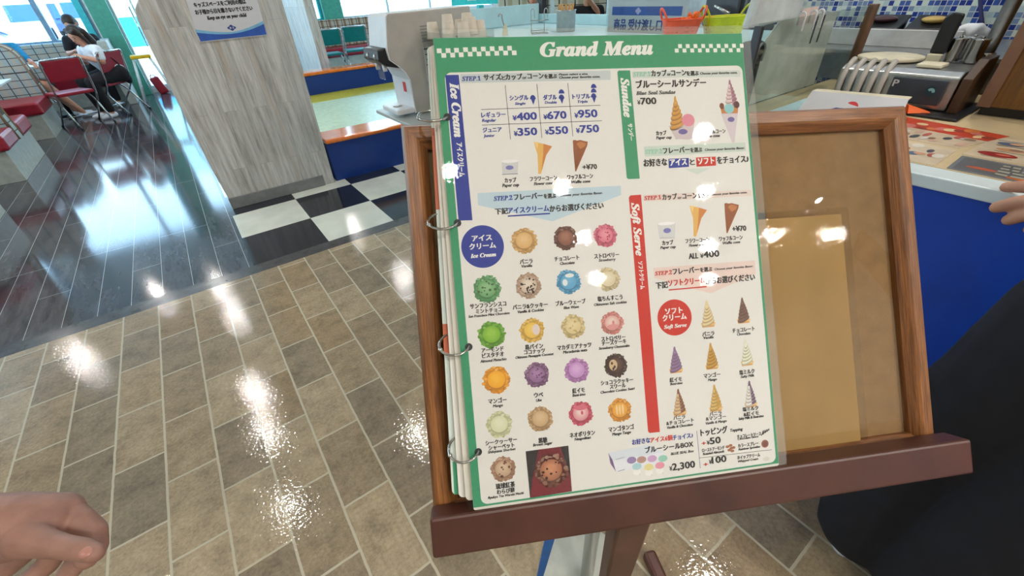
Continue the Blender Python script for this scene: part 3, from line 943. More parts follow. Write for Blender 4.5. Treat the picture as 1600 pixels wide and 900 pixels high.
MENU_SHAPES = [
    ('q',(-144.1,198.4,2.1),'w',1), ('q',(-140.4,194.2,2.1),'w',1), ('q',(-136.2,198.4,2.1),'w',1), ('q',(-132.5,194.3,2.1),'w',1), ('q',(-128.7,198.6,2.1),'w',1),
    ('q',(-124.9,194.5,2.1),'w',1), ('q',(-120.6,199.0,2.1),'w',1), ('q',(-116.8,194.9,2.1),'w',1), ('q',(-112.6,199.1,2.1),'w',1), ('q',(-108.8,194.9,2.1),'w',1),
    ('q',(-104.6,199.3,2.1),'w',1), ('q',(-100.8,195.1,2.1),'w',1), ('q',(-96.5,199.4,2.1),'w',1), ('q',(-92.7,195.2,2.1),'w',1), ('q',(-88.5,199.5,2.1),'w',1),
    ('q',(-84.6,195.3,2.1),'w',1), ('q',(-80.6,199.6,2.1),'w',1), ('q',(-76.7,195.3,2.1),'w',1), ('q',(80.1,194.4,1.9),'w',1), ('q',(83.8,198.6,1.9),'w',1),
    ('q',(87.9,194.3,1.9),'w',1), ('q',(91.6,198.5,1.9),'w',1), ('q',(95.8,194.2,1.9),'w',1), ('q',(99.5,198.4,1.9),'w',1), ('q',(103.6,194.1,1.9),'w',1),
    ('q',(107.4,198.3,1.9),'w',1), ('q',(111.5,194.0,1.9),'w',1), ('q',(115.3,198.2,1.9),'w',1), ('q',(119.5,193.9,1.9),'w',1), ('q',(123.3,198.1,1.9),'w',1),
    ('q',(127.5,193.8,1.9),'w',1), ('q',(131.3,198.0,1.9),'w',1), ('q',(135.5,193.7,1.9),'w',1), ('q',(139.3,198.0,1.9),'w',1), ('q',(143.6,193.6,1.9),'w',1),
    ('q',(147.4,197.9,1.9),'w',1), ('p',((-140.6,176.6),(-128.6,176.5),(-127.5,45.6),(-139.9,46.0)),'b',1), ('p',((-127.2,177.1),(12.7,177.0),(12.2,168.2),(-127.6,169.0)),(196,205,208),1),
    ('l',(-87.6,166.0,-86.9,116.6,0.50),'k',2), ('l',(-58.3,166.2,-57.9,116.6,0.50),'k',2), ('l',(-29.2,166.2,-28.7,116.8,0.50),'k',2), ('l',(-111.3,144.6,0.10,144.7,0.50),'k',2),
    ('l',(-111.7,130.6,0.30,130.2,0.50),'k',2), ('d',(-63.1,153.7,2.7),'b',2), ('p',((-65.2,153.4),(-60.8,153.2),(-63.1,147.2)),'b',2), ('d',(-35.9,158.1,2.7),'b',2),
    ('d',(-36.3,153.3,2.7),'b',2), ('p',((-38.4,153.4),(-33.9,153.2),(-36.2,147.1)),'b',2), ('d',(-4.8,162.3,2.7),'b',2), ('d',(-5.2,158.1,2.7),'b',2), ('d',(-5.6,153.6,2.7),'b',2),
    ('p',((-7.7,153.3),(-3.1,153.2),(-5.5,147.0)),'b',2), ('p',((-96.7,96.7),(-81.3,97.0),(-83.1,85.1),(-97.0,85.2)),(206,207,210),2), ('e',(-89.0,96.8,7.9,1.5),(236,236,238),3),
    ('e',(-90.0,91.0,3.6,2.0),(120,120,185),3), ('l',(-97.3,85.2,-82.9,85.1,0.60),(90,90,110),2), ('p',((-65.8,113.4),(-62.3,112.5),(-56.8,111.2),(-49.1,108.5),(-55.1,101.0),(-61.5,83.9),(-64.1,83.9),(-63.2,101.4)),(226,178,92),2),
    ('p',((-56.8,111.2),(-49.1,108.5),(-55.1,101.0),(-61.0,86.3),(-58.1,100.7)),(205,128,58),3), ('p',((-65.8,113.4),(-61.3,112.8),(-63.0,106.5)),(238,205,130),3),
    ('p',((-29.1,113.1),(-26.8,113.5),(-25.3,112.7),(-21.8,113.2),(-18.9,112.2),(-15.0,111.3),(-15.8,107.8),(-28.4,84.4),(-29.4,84.5),(-29.4,102.3)),(150,82,38),2),
    ('p',((-25.9,110.0),(-21.9,111.9),(-16.8,109.6),(-18.2,106.8),(-22.9,104.8)),(190,120,65),3), ('l',(-28.7,106.8,-28.5,87.0,0.30),(115,58,25),2), ('l',(-25.8,106.6,-28.5,87.0,0.30),(115,58,25),2),
    ('l',(-22.8,106.5,-28.5,87.0,0.30),(115,58,25),2), ('l',(-19.8,106.3,-28.5,87.0,0.30),(115,58,25),2), ('p',((-121.0,69.6),(13.1,68.8),(12.6,60.0),(-54.8,39.8),(-121.3,58.7)),(188,210,224),1),
    ('l',(-95.4,47.2,-56.4,47.1,1.3),'b',2), ('c',(-120.4,21.4,19.2),'b',1), ('p',((-97.6,-166.1),(-57.9,-166.0),(-58.2,-207.9),(-97.2,-208.5)),(38,30,32),1),
    ('p',((-85.6,-166.0),(-65.4,-166.1),(-58.1,-196.6),(-58.7,-207.8),(-96.9,-208.2),(-93.5,-191.2)),(118,20,34),2), ('l',(-84.5,-166.5,-92.3,-191.4,0.45),(78,10,22),2),
    ('l',(-81.7,-166.4,-87.0,-192.2,0.45),(78,10,22),2), ('l',(-78.9,-166.4,-81.7,-193.0,0.45),(78,10,22),2), ('l',(-76.0,-166.3,-76.4,-193.8,0.45),(78,10,22),2),
    ('l',(-73.2,-166.2,-71.1,-194.6,0.45),(78,10,22),2), ('l',(-70.4,-166.2,-65.7,-195.4,0.45),(78,10,22),2), ('l',(-67.5,-166.1,-60.3,-196.3,0.45),(78,10,22),2),
    ('p',((-21.0,-177.4),(-17.4,-185.0),(-15.0,-196.3),(-19.9,-187.6)),(150,120,170),2), ('p',((-21.0,-177.4),(18.7,-175.0),(33.0,-184.0),(-17.4,-185.3)),(214,222,234),2),
    ('p',((-17.4,-185.0),(33.0,-184.0),(31.9,-195.9),(-15.0,-196.3)),(228,230,240),2), ('l',(-20.3,-179.0,-19.2,-187.7,0.50),(90,60,130),2), ('l',(-19.3,-180.8,-17.9,-190.3,0.50),(90,60,130),2),
    ('l',(-18.4,-182.6,-16.7,-192.8,0.50),(90,60,130),2), ('l',(-14.5,-184.5,-5.6,-183.4,0.50),(110,100,140),2), ('l',(-13.4,-195.8,-6.6,-194.9,0.50),(110,100,140),2),
    ('e',(5.3,-193.6,4.6,3.2),(170,208,216),4), ('e',(4.9,-198.4,3.8,3.4),(238,236,236),3), ('l',(1.9,-200.3,7.6,-201.2,0.50),(90,80,100),2), ('e',(16.8,-195.8,4.6,3.2),(226,214,150),4),
    ('e',(16.4,-200.6,3.8,3.4),(238,236,236),3), ('l',(13.4,-202.6,19.1,-203.4,0.50),(90,80,100),2), ('e',(27.7,-195.7,4.6,3.2),(226,150,170),4), ('e',(27.3,-200.5,3.8,3.4),(238,236,236),3),
    ('l',(24.2,-202.5,30.0,-203.3,0.50),(90,80,100),2), ('e',(0.70,-187.2,4.6,3.2),(150,130,180),4), ('e',(10.3,-188.0,4.6,3.2),(180,140,130),4), ('e',(20.7,-188.4,4.6,3.2),(200,160,205),4),
    ('e',(31.2,-189.6,4.6,3.2),(150,205,190),4), ('p',((19.3,175.4),(20.8,176.7),(31.9,176.6),(32.3,74.3),(20.9,74.5),(19.6,75.9)),'g',1), ('p',((33.7,175.3),(143.3,174.0),(143.5,167.6),(33.6,169.1)),(206,214,210),1),
    ('p',((65.4,122.7),(92.1,127.8),(88.6,110.0),(83.8,108.9),(71.2,110.3)),(206,192,196),3), ('e',(79.2,116.7,4.6,2.6),(110,95,160),5), ('l',(71.2,110.3,88.1,110.2,0.60),(90,80,110),2),
    ('e',(85.5,127.5,6.6,6.0),(222,140,160),4), ('l',(81.8,128.2,86.1,124.4,0.70),(150,60,80),2), ('p',((119.6,132.9),(137.1,132.2),(131.1,104.3),(128.7,103.8)),(212,200,208),3),
    ('l',(124.7,119.1,128.7,105.3,0.70),(95,70,135),2), ('l',(127.6,119.0,129.4,105.3,0.70),(95,70,135),2), ('l',(130.5,118.8,130.2,105.2,0.70),(95,70,135),2),
    ('l',(133.4,118.7,131.0,105.2,0.70),(95,70,135),2), ('e',(129.6,126.5,3.6,2.4),(110,95,160),5), ('p',((119.0,141.1),(123.0,138.3),(138.6,140.4),(137.1,132.2),(120.5,132.5)),(196,128,70),3),
    ('e',(121.2,139.8,2.4,3.0),(120,66,40),4), ('e',(136.7,140.6,3.0,3.4),(90,50,48),4), ('e',(128.6,137.1,5.0,4.6),(140,200,206),5), ('p',((38.9,104.4),(142.3,103.7),(142.3,95.1),(39.2,94.7)),(200,214,206),1),
    ('p',((77.6,81.0),(104.0,80.9),(90.2,75.2)),(206,218,212),1), ('p',((62.3,91.5),(82.8,91.4),(82.3,82.9),(61.9,82.6)),'b',1), ('p',((90.2,91.4),(110.3,91.4),(110.1,82.7),(90.0,82.6)),'r',1),
    ('p',((20.0,57.2),(21.7,59.1),(32.2,59.2),(30.6,-164.6),(20.3,-164.3),(19.0,-162.5)),'r',1), ('p',((34.0,58.6),(144.3,57.4),(144.1,51.3),(34.2,52.7)),(228,212,206),1),
    ('p',((45.5,31.4),(64.0,30.7),(61.8,15.8),(46.6,16.4)),(210,211,214),2), ('e',(54.8,30.4,8.7,1.6),(240,240,242),3), ('e',(54.9,23.7,3.8,2.4),(115,115,185),3),
    ('l',(46.8,17.0,61.6,16.5,0.60),(90,90,110),2), ('p',((79.3,45.9),(83.0,45.0),(88.8,43.4),(96.8,40.6),(90.4,33.2),(83.7,16.2),(80.9,16.2),(82.0,33.8)),(226,178,92),2),
    ('p',((88.8,43.4),(96.8,40.6),(90.4,33.2),(84.2,18.6),(87.3,33.0)),(205,128,58),3), ('p',((79.3,45.9),(83.9,45.2),(82.2,39.0)),(238,205,130),3), ('p',((115.2,45.8),(117.6,46.1),(119.2,45.3),(122.9,45.7),(125.9,44.6),(130.0,43.6),(129.2,40.2),(115.8,17.0),(114.7,17.1),(114.8,34.9)),(150,82,38),2),
    ('p',((118.5,42.6),(122.8,44.4),(128.1,42.0),(126.6,39.2),(121.6,37.3)),(190,120,65),3), ('l',(115.5,39.4,115.7,19.6,0.30),(115,58,25),2), ('l',(118.7,39.2,115.7,19.6,0.30),(115,58,25),2),
    ('l',(121.8,39.0,115.7,19.6,0.30),(115,58,25),2), ('l',(124.9,38.8,115.7,19.6,0.30),(115,58,25),2), ('p',((38.0,-10.5),(141.6,-11.3),(141.4,-24.3),(92.9,-39.4),(38.0,-19.9)),(230,208,202),1),
    ('l',(51.3,-32.5,89.7,-32.5,1.2),'r',2), ('c',(54.9,-58.9,17.1),'r',1), ('l',(67.1,-168.1,67.5,-203.7,0.45),'b',2), ('l',(67.1,-194.0,142.3,-195.9,0.40),'k',2),
    ('e',(96.8,-187.1,2.0,1.3),(166,104,70),3), ('e',(100.1,-186.3,2.0,1.3),(166,104,70),3), ('e',(102.8,-188.7,2.0,1.3),(166,104,70),3), ('e',(98.4,-190.5,2.0,1.3),(166,104,70),3),
    ('e',(101.4,-191.7,2.0,1.3),(166,104,70),3), ('e',(100.5,-189.0,2.0,1.3),(166,104,70),3), ('l',(133.0,-180.2,135.7,-178.8,0.80),(30,18,18),2), ('l',(132.7,-181.1,135.3,-176.0,0.80),(30,18,18),2),
    ('l',(135.3,-176.0,134.8,-180.1,0.80),(30,18,18),2), ('l',(134.8,-180.1,137.3,-175.8,0.80),(30,18,18),2), ('l',(137.3,-175.8,136.8,-179.1,0.80),(30,18,18),2),
    ('l',(136.8,-179.1,139.3,-175.5,0.80),(30,18,18),2), ('l',(139.3,-175.5,138.8,-178.1,0.80),(30,18,18),2), ('l',(138.8,-178.1,141.3,-175.2,0.80),(30,18,18),2),
    ('l',(141.3,-175.2,140.9,-177.1,0.80),(30,18,18),2), ('c',(135.7,-189.2,3.8),(150,92,76),2), ('c',(135.7,-189.2,2.6),(120,66,60),3), ('e',(135.7,-204.0,3.4,2.2),(216,212,206),2),
]
MENU_PICTURES = [
    ('scoop',-82.5,23.8,12.3,'vanilla'), ('scoop',-43.8,23.6,11.9,'choc'), ('scoop',-5.9,23.2,11.4,'straw'), ('scoop',-119.8,-17.0,13.1,'mint'), ('scoop',-82.0,-17.2,12.4,'cookie'),
    ('scoop',-44.6,-16.9,11.9,'blue'), ('scoop',-6.9,-17.5,11.7,'cream'), ('scoop',-119.2,-58.1,12.8,'lime'), ('scoop',-82.1,-58.0,11.8,'pine'), ('scoop',-43.9,-58.0,11.8,'nuts'),
    ('scoop',-6.6,-58.4,11.4,'cheese'), ('scoop',-118.3,-99.0,13.0,'mango'), ('scoop',-81.3,-98.6,12.0,'ube'), ('scoop',-44.0,-98.4,12.0,'beni'), ('scoop',-6.7,-97.8,11.6,'swirl'),
    ('scoop',-119.2,-139.1,12.4,'shiq'), ('scoop',-81.6,-138.7,12.0,'brown'), ('scoop',-43.7,-138.2,11.8,'neap'), ('scoop',-6.4,-139.6,11.6,'tango'), ('scoop',-119.0,-179.3,12.0,'tea'),
    ('scoop',-75.8,-186.3,16.2,'dark'), ('soft',74.1,151.2,121.4,13.9,'orange'), ('soft',131.4,165.3,140.7,12.5,'mauve'), ('soft',88.1,-45.5,-71.3,14.7,'vanilla'),
    ('soft',124.7,-45.9,-71.0,14.1,'choc'), ('soft',51.9,-86.0,-111.3,14.2,'purple'), ('soft',88.3,-86.2,-111.7,13.9,'gold'), ('soft',124.6,-86.2,-112.1,13.5,'white'),
    ('soft',51.9,-126.1,-151.6,13.9,'chocvan'), ('soft',88.5,-126.2,-152.1,13.9,'manvan'), ('soft',124.7,-126.6,-152.3,13.5,'purwhite'), 
]

# ------------------------------------------------------------------ the menu stand
TU = Vector((0.8832, -0.4665, -0.0478)).normalized()
TN = Vector((-0.3549, -0.7315, 0.5822))
TN = (TN - TU * TN.dot(TU)).normalized()
TV = TN.cross(TU)
TO = Vector((0.2646, 0.2189, 1.0985))
BOARD = Matrix(((TU.x, TV.x, TN.x, TO.x), (TU.y, TV.y, TN.y, TO.y), (TU.z, TV.z, TN.z, TO.z), (0, 0, 0, 1)))

def bp(u, v, w):
    return BOARD @ Vector((u, v, w))

stand = thing('menu_stand', 'wooden menu stand with oak framed board and dark brown ledge', 'menu stand', (0.306, 0.177, 0.0))
FU0, FU1, FV0, FV1 = -0.186, 0.352, -0.236, 0.1435
RAIL = [(0.0, -0.042), (0.0, -0.026), (0.003, -0.022), (0.0135, -0.022), (0.016, -0.0235), (0.0215, -0.029), (0.0225, -0.030), (0.0225, -0.042)]
corners = [(FU0, FV0, 1, 1), (FU1, FV0, -1, 1), (FU1, FV1, -1, -1), (FU0, FV1, 1, -1)]
for i in range(4):
    a, b = corners[i], corners[(i + 1) % 4]
    length = Vector((b[0] - a[0], b[1] - a[1], 0))
    e = length.normalized()
    inw = Vector((-e.y, e.x, 0))
    # the rail is modelled along its own x axis so that the grain follows it
    R = Matrix(((e.x, inw.x, 0, a[0]), (e.y, inw.y, 0, a[1]), (0, 0, 1, 0), (0, 0, 0, 1)))
    mb = MB()
    L = length.length
    vs = [(q, q, h) for q, h in RAIL] + [(L - q, q, h) for q, h in RAIL]
    n = len(RAIL)
    mb.add(vs, [tuple(range(n)), tuple(reversed(range(n, 2 * n)))] + [(k, n + k, n + (k + 1) % n, (k + 1) % n) for k in range(n)])
    o = mb.build('frame_rail', M['frame_v'])
    o.parent = stand
    o.matrix_local = Matrix.Translation(-Vector(stand.location)) @ BOARD @ R
MB(BOARD).box(FU0 + 0.02, FU1 - 0.02, FV0 + 0.02, FV1 - 0.02, -0.041, -0.036).build('backing_board', M['kraft'], stand)
MB(BOARD).box(FU0 + 0.0215, FU1 - 0.0215, FV0 + 0.02, FV1 - 0.0215, -0.0325, -0.0318).build('clear_cover', M['cover'], stand)
MB(BOARD).box(-0.187, 0.3605, -0.2475, -0.2125, -0.0215, 0.004).build('ledge', M['dark_wood'], stand, bevel=0.0025, seg=2)
pd = Vector((0.142, 0.077, -0.987)).normalized()
p1 = Vector((0.306, 0.177, 0.04))
p0 = bp(-0.0015, -0.240, -0.009)
pd = (p1 - p0).normalized()
px_ = (TU - pd * TU.dot(pd)).normalized()
py_ = pd.cross(px_)
PM = Matrix(((px_.x, py_.x, -pd.x, p1.x), (px_.y, py_.y, -pd.y, p1.y), (px_.z, py_.z, -pd.z, p1.z), (0, 0, 0, 1)))
LP = (p1 - p0).length
MB(PM).box(-0.017, 0.017, -0.012, 0.012, 0, LP).build('post', M['dark_wood'], stand, bevel=0.003)
back = MB(BOARD)
back.box(-0.01, 0.16, -0.232, -0.19, -0.062, -0.043)
back.box(0.06, 0.10, -0.19, 0.10, -0.058, -0.043)
back.build('back_brace', M['dark_wood'], stand, bevel=0.003)
def foot(a, b):
    a, b = Vector(a), Vector(b)
    d = (b - a).normalized()
    s = d.cross(Vector((0, 0, 1)))
    L = (b - a).length
    F = Matrix(((d.x, s.x, 0, a.x), (d.y, s.y, 0, a.y), (0, 0, 1, 0), (0, 0, 0, 1)))
    MB(F).box(0, L, -0.017, 0.017, 0.0, 0.034).build('foot', M['dark_wood'], stand, bevel=0.009, seg=4)
foot((0.560, 0.232, 0), (0.395, -0.14, 0))
foot((0.250, 0.345, 0), (0.085, -0.03, 0))
MB().prism([(0.155, 0.125, 0.005), (0.163, 0.155, 0.005), (0.482, 0.057, 0.005), (0.470, 0.027, 0.005)], (0, 0, 0.032)).build('cross_bar', M['dark_wood'], stand, bevel=0.003)

# ------------------------------------------------------------------ the ring-bound menu
menu = thing('ring_bound_menu', 'ring-bound laminated ice cream menu with green header leaning on the ledge', 'menu', tuple(bp(0, -0.212, -0.006)))
def spread(u0, u1, v0, v1, w, r=0.004, n=5):
    pts = []
    for cx, cy, a0 in ((u1 - r, v0 + r, -PI / 2), (u1 - r, v1 - r, 0), (u0 + r, v1 - r, PI / 2), (u0 + r, v0 + r, PI)):
        for k in range(n + 1):
            an = a0 + PI / 2 * k / n
            pts.append((cx + r * math.cos(an), cy + r * math.sin(an), w))
    return pts
MB(BOARD).prism(spread(-0.1485, 0.1485, -0.2122, 0.21, -0.0010, 0.002), (0, 0, 0.0010)).build('front_sheet', M['paper'], menu)
back_cols = [(226, 222, 210), (232, 228, 220), (214, 226, 218)]
for k in range(3):
    du = -0.0045 * (k + 1)
    w = -0.0045 - 0.0042 * k
    tilt = Matrix.Translation((0, 0.2, 0)) @ Matrix.Rotation(math.radians(-0.55 * (k + 1)), 4, 'Z') @ Matrix.Translation((0, -0.2, 0))
    MB(BOARD @ tilt).prism(spread(-0.1485 + du * 0.5, 0.140, -0.206, 0.205, w), (0, 0, 0.0008)).build('back_sheet', plain('inner_sheet_paper', back_cols[k], 0.6, vary=0.02), menu)
    if k == 2:
        pm = MB(BOARD @ tilt)
        pm.box(-0.1485 + du * 0.5 + 0.002, -0.13, -0.206, -0.176, w + 0.0008, w + 0.0010)
        pm.build('inner_print', plain('green_inner_print', (70, 156, 116), 0.5), menu)
        pm = MB(BOARD @ tilt)
        pm.box(-0.1553, -0.147, -0.078, -0.050, w + 0.0008, w + 0.0010)
        pm.box(-0.1553, -0.150, 0.055, 0.13, w + 0.0008, w + 0.0010)
        pm.build('inner_picture', plain('orange_inner_print', (196, 104, 70), 0.5), menu)
MB(BOARD).prism(spread(-0.1535, 0.1575, -0.2123, 0.2180, 0.0006, 0.007), (0, 0, 0.0003)).build('laminate', M['film'], menu)
se = MB(BOARD)  # strips that paint the bright rim onto the clear laminate margin
se.box(0.1486, 0.1570, -0.2122, 0.2175, -0.0006, -0.0002)
se.box(-0.1530, 0.1485, 0.2101, 0.2175, -0.0006, -0.0002)
se.build('sealed_edge_highlight', M['sealed'], menu)

INK = dict(k=(22, 20, 20), b=(26, 50, 150), w=(236, 236, 234), g=(50, 148, 106), r=(202, 30, 2), pg=(150, 205, 180))
class Print:
    """flat coloured shapes that lie on the sheet, all in one mesh with an ink attribute"""
    def __init__(self):
        self.v, self.f, self.c = [], [], []
    def add(self, pts, faces, col):
        k = len(self.v)
        self.v += pts
        for f in faces:
            self.f.append([k + i for i in f])
            self.c.append(col)
    def build(self, name, parent):
        me = bpy.data.meshes.new(name)
        off = root_of(parent).location
        me.from_pydata([tuple(bp(x / 1000, y / 1000, 0.00003 + z / 1000) - off) for x, y, z in self.v], [], self.f)
        at = me.color_attributes.new('ink', 'FLOAT_COLOR', 'CORNER')
        flat = []
        for f, c in zip(self.f, self.c):
            flat += list(lin(c)) * len(f)
        at.data.foreach_set('color', flat)
        me.materials.append(M['print'])
        o = bpy.data.objects.new(name, me)
        COL.objects.link(o)
        o.parent = parent
        return o

pr = Print()
class Sink:
    def __init__(self, col):
        self.col = col
    def add(self, pts, faces):
        pr.add(pts, faces, self.col)
def inkc(c):
    return INK[c] if isinstance(c, str) else c
def disc(x, y, rx, ry, col, z, n=28):
    pr.add([(x + rx * math.cos(2 * PI * k / n), y + ry * math.sin(2 * PI * k / n), z) for k in range(n)], [tuple(range(n))], inkc(col))
LZ = 0.02
# green ground with a white rounded panel
pr.add([(-148.4, -209.9, 0), (148.4, -209.9, 0), (148.4, 209.9, 0), (-148.4, 209.9, 0)], [(0, 1, 2, 3)], INK['g'])
u0, v0, u1, v1 = PANEL
pr.add([(x * 1000, y * 1000, LZ) for x, y, z in spread(u0 / 1000, u1 / 1000, v0 / 1000, v1 / 1000, 0, 0.006, 7)], [tuple(range(32))], (227, 226, 224))
for s in MENU_SHAPES:
    kind, d, col, lift = s
    z = LZ * (lift + 1)
    c = inkc(col)
    if kind == 'p':
        pr.add([(x, y, z) for x, y in d], [tuple(range(len(d)))], c)
    elif kind == 'c':
        disc(d[0], d[1], d[2], d[2], c, z, 48)
    elif kind == 'e':
        disc(d[0], d[1], d[2], d[3], c, z)
    elif kind == 'q':
        pr.add([(d[0] - d[2], d[1] - d[2], z), (d[0] + d[2], d[1] - d[2], z), (d[0] + d[2], d[1] + d[2], z), (d[0] - d[2], d[1] + d[2], z)], [(0, 1, 2, 3)], c)
    elif kind == 'd':
        pr.add([(d[0] + d[2] * math.cos(PI * k / 12), d[1] - 1.3 + d[2] * math.sin(PI * k / 12) * 1.45, z) for k in range(13)], [tuple(range(13))], c)
    elif kind == 'l':
        a, b = Vector((d[0], d[1])), Vector((d[2], d[3]))
        t = (b - a).normalized()
        s_ = Vector((-t.y, t.x)) * d[4] / 2
        pr.add([(a.x - s_.x, a.y - s_.y, z), (b.x - s_.x, b.y - s_.y, z), (b.x + s_.x, b.y + s_.y, z), (a.x + s_.x, a.y + s_.y, z)], [(0, 1, 2, 3)], c)

SCOOPS = dict(vanilla=((204, 158, 92), (222, 182, 122), None), choc=((96, 54, 40), (150, 92, 70), None), straw=((206, 92, 122), (226, 138, 158), (176, 40, 70)),
              mint=((84, 148, 92), (126, 178, 122), (60, 90, 56)), cookie=((180, 150, 128), (220, 206, 190), (42, 26, 22)), blue=((70, 150, 196), (98, 172, 214), (226, 232, 232)),
              cream=((206, 190, 150), (226, 216, 188), None), lime=((96, 158, 40), (138, 190, 52), None), pine=((220, 176, 74), (236, 196, 84), (226, 212, 204)),
              nuts=((212, 190, 136), (222, 204, 156), (196, 168, 108)), cheese=((208, 128, 122), (228, 200, 194), (214, 130, 130)), mango=((230, 150, 26), (244, 180, 34), None),
              ube=((124, 84, 124), (160, 116, 164), (100, 62, 104)), beni=((180, 122, 186), (206, 158, 214), None), swirl=((62, 36, 28), (86, 54, 40), (204, 176, 140)),
              shiq=((204, 206, 164), (222, 224, 194), None), brown=((184, 148, 104), (210, 178, 136), None), neap=((196, 70, 96), (228, 198, 196), (206, 76, 104)),
              tango=((216, 142, 34), (232, 172, 68), (236, 208, 160)), tea=((170, 130, 104), (206, 178, 148), (110, 66, 50)), dark=((122, 74, 54), (196, 124, 84), (64, 30, 24)))
def mixc(a, b, t):
    return tuple(p * (1 - t) + q * t for p, q in zip(a, b))
rs = random.Random(3)
def scoop(x, y, r, kind):
    edge, dome, spot = SCOOPS[kind]
    n = 66
    ph = [rs.random() * 6 for _ in range(3)]
    rim = [r * (0.91 + 0.035 * math.sin(5 * a + ph[0]) + 0.03 * math.sin(13 * a + ph[1]) + 0.03 * math.sin(21 * a + ph[2]) + 0.03 * rs.random()) for a in [2 * PI * k / n for k in range(n)]]
    pr.add([(x + rim[k] * math.cos(2 * PI * k / n), y + rim[k] * math.sin(2 * PI * k / n), LZ * 3) for k in range(n)], [tuple(range(n))], mixc(edge, (0, 0, 0), 0.12))
    for k in range(46):   # ruffled skirt
        a = 2 * PI * k / 46 + rs.random() * 0.2
        d = r * (0.68 + 0.26 * rs.random())
        q = r * (0.05 + 0.09 * rs.random())
        sh = rs.random() + 0.25 * math.sin(a)
        c = mixc(edge, (255, 252, 244), 0.34 * (sh - 0.3)) if sh > 0.3 else mixc(edge, (20, 10, 5), 0.55 * (0.3 - sh))
        disc(x + d * math.cos(a), y + d * math.sin(a), q, q * (0.5 + 0.5 * rs.random()), c, LZ * (4 + 0.02 * k), 8)
    disc(x, y - r * 0.02, r * 0.65, r * 0.63, mixc(edge, (20, 10, 5), 0.22), LZ * 5.0, 30)
    for k in range(7):    # dome, paler towards the upper part of the printed picture
        t = k / 6
        disc(x - r * 0.02 * k / 6, y + r * (0.03 + 0.12 * t), r * (0.63 - 0.40 * t), r * (0.60 - 0.40 * t), mixc(mixc(edge, dome, 0.55), mixc(dome, (255, 255, 255), 0.10), t), LZ * (5.3 + 0.3 * k), 30)
    if kind == 'pine':
        disc(x + r * 0.30, y + r * 0.05, r * 0.30, r * 0.42, (222, 208, 206), LZ * 8, 20)
    elif kind == 'blue':
        disc(x - r * 0.28, y - r * 0.02, r * 0.20, r * 0.26, spot, LZ * 8, 20)
        disc(x + r * 0.12, y + r * 0.5, r * 0.36, r * 0.16, spot, LZ * 8, 20)
    elif kind == 'swirl':
        disc(x - r * 0.20, y + r * 0.05, r * 0.34, r * 0.44, spot, LZ * 8, 20)
        for q in ((-0.3, 0.2), (-0.1, -0.1), (-0.22, -0.25)):
            disc(x + q[0] * r, y + q[1] * r, r * 0.09, r * 0.12, edge, LZ * 9, 12)
    elif kind in ('cheese', 'neap'):
        disc(x + r * 0.05, y - r * (0.30 if kind == 'cheese' else -0.46), r * 0.50, r * 0.22, mixc(spot, dome, 0.25), LZ * 8, 20)
        disc(x + r * 0.1, y + r * 0.05, r * 0.10, r * 0.16, spot, LZ * 8.2, 12)
    elif kind == 'tango':
        for q in (-0.25, 0.0, 0.25):
            disc(x + q * r, y + r * 0.05, r * 0.07, r * 0.42, spot, LZ * 8, 14)
    elif spot:
        m = dict(cookie=24, dark=9, mint=14).get(kind, 10)
        for k in range(m):
            a, d = rs.random() * 2 * PI, r * 0.62 * math.sqrt(rs.random())
            q = r * (0.05 + 0.05 * rs.random())
            disc(x + d * math.cos(a), y + d * math.sin(a), q, q * (0.6 + 0.6 * rs.random()), spot, LZ * 8, 9)
SOFTS = dict(vanilla=((228, 208, 160),) * 2, choc=((118, 84, 72),) * 2, purple=((140, 110, 152),) * 2, gold=((200, 150, 50),) * 2, white=((226, 228, 204),) * 2,
             chocvan=((214, 180, 136), (130, 82, 62)), manvan=((214, 178, 96), (200, 158, 66)), purwhite=((226, 224, 222), (104, 78, 110)), orange=((208, 150, 62),) * 2, mauve=((222, 196, 198), (160, 108, 130)))
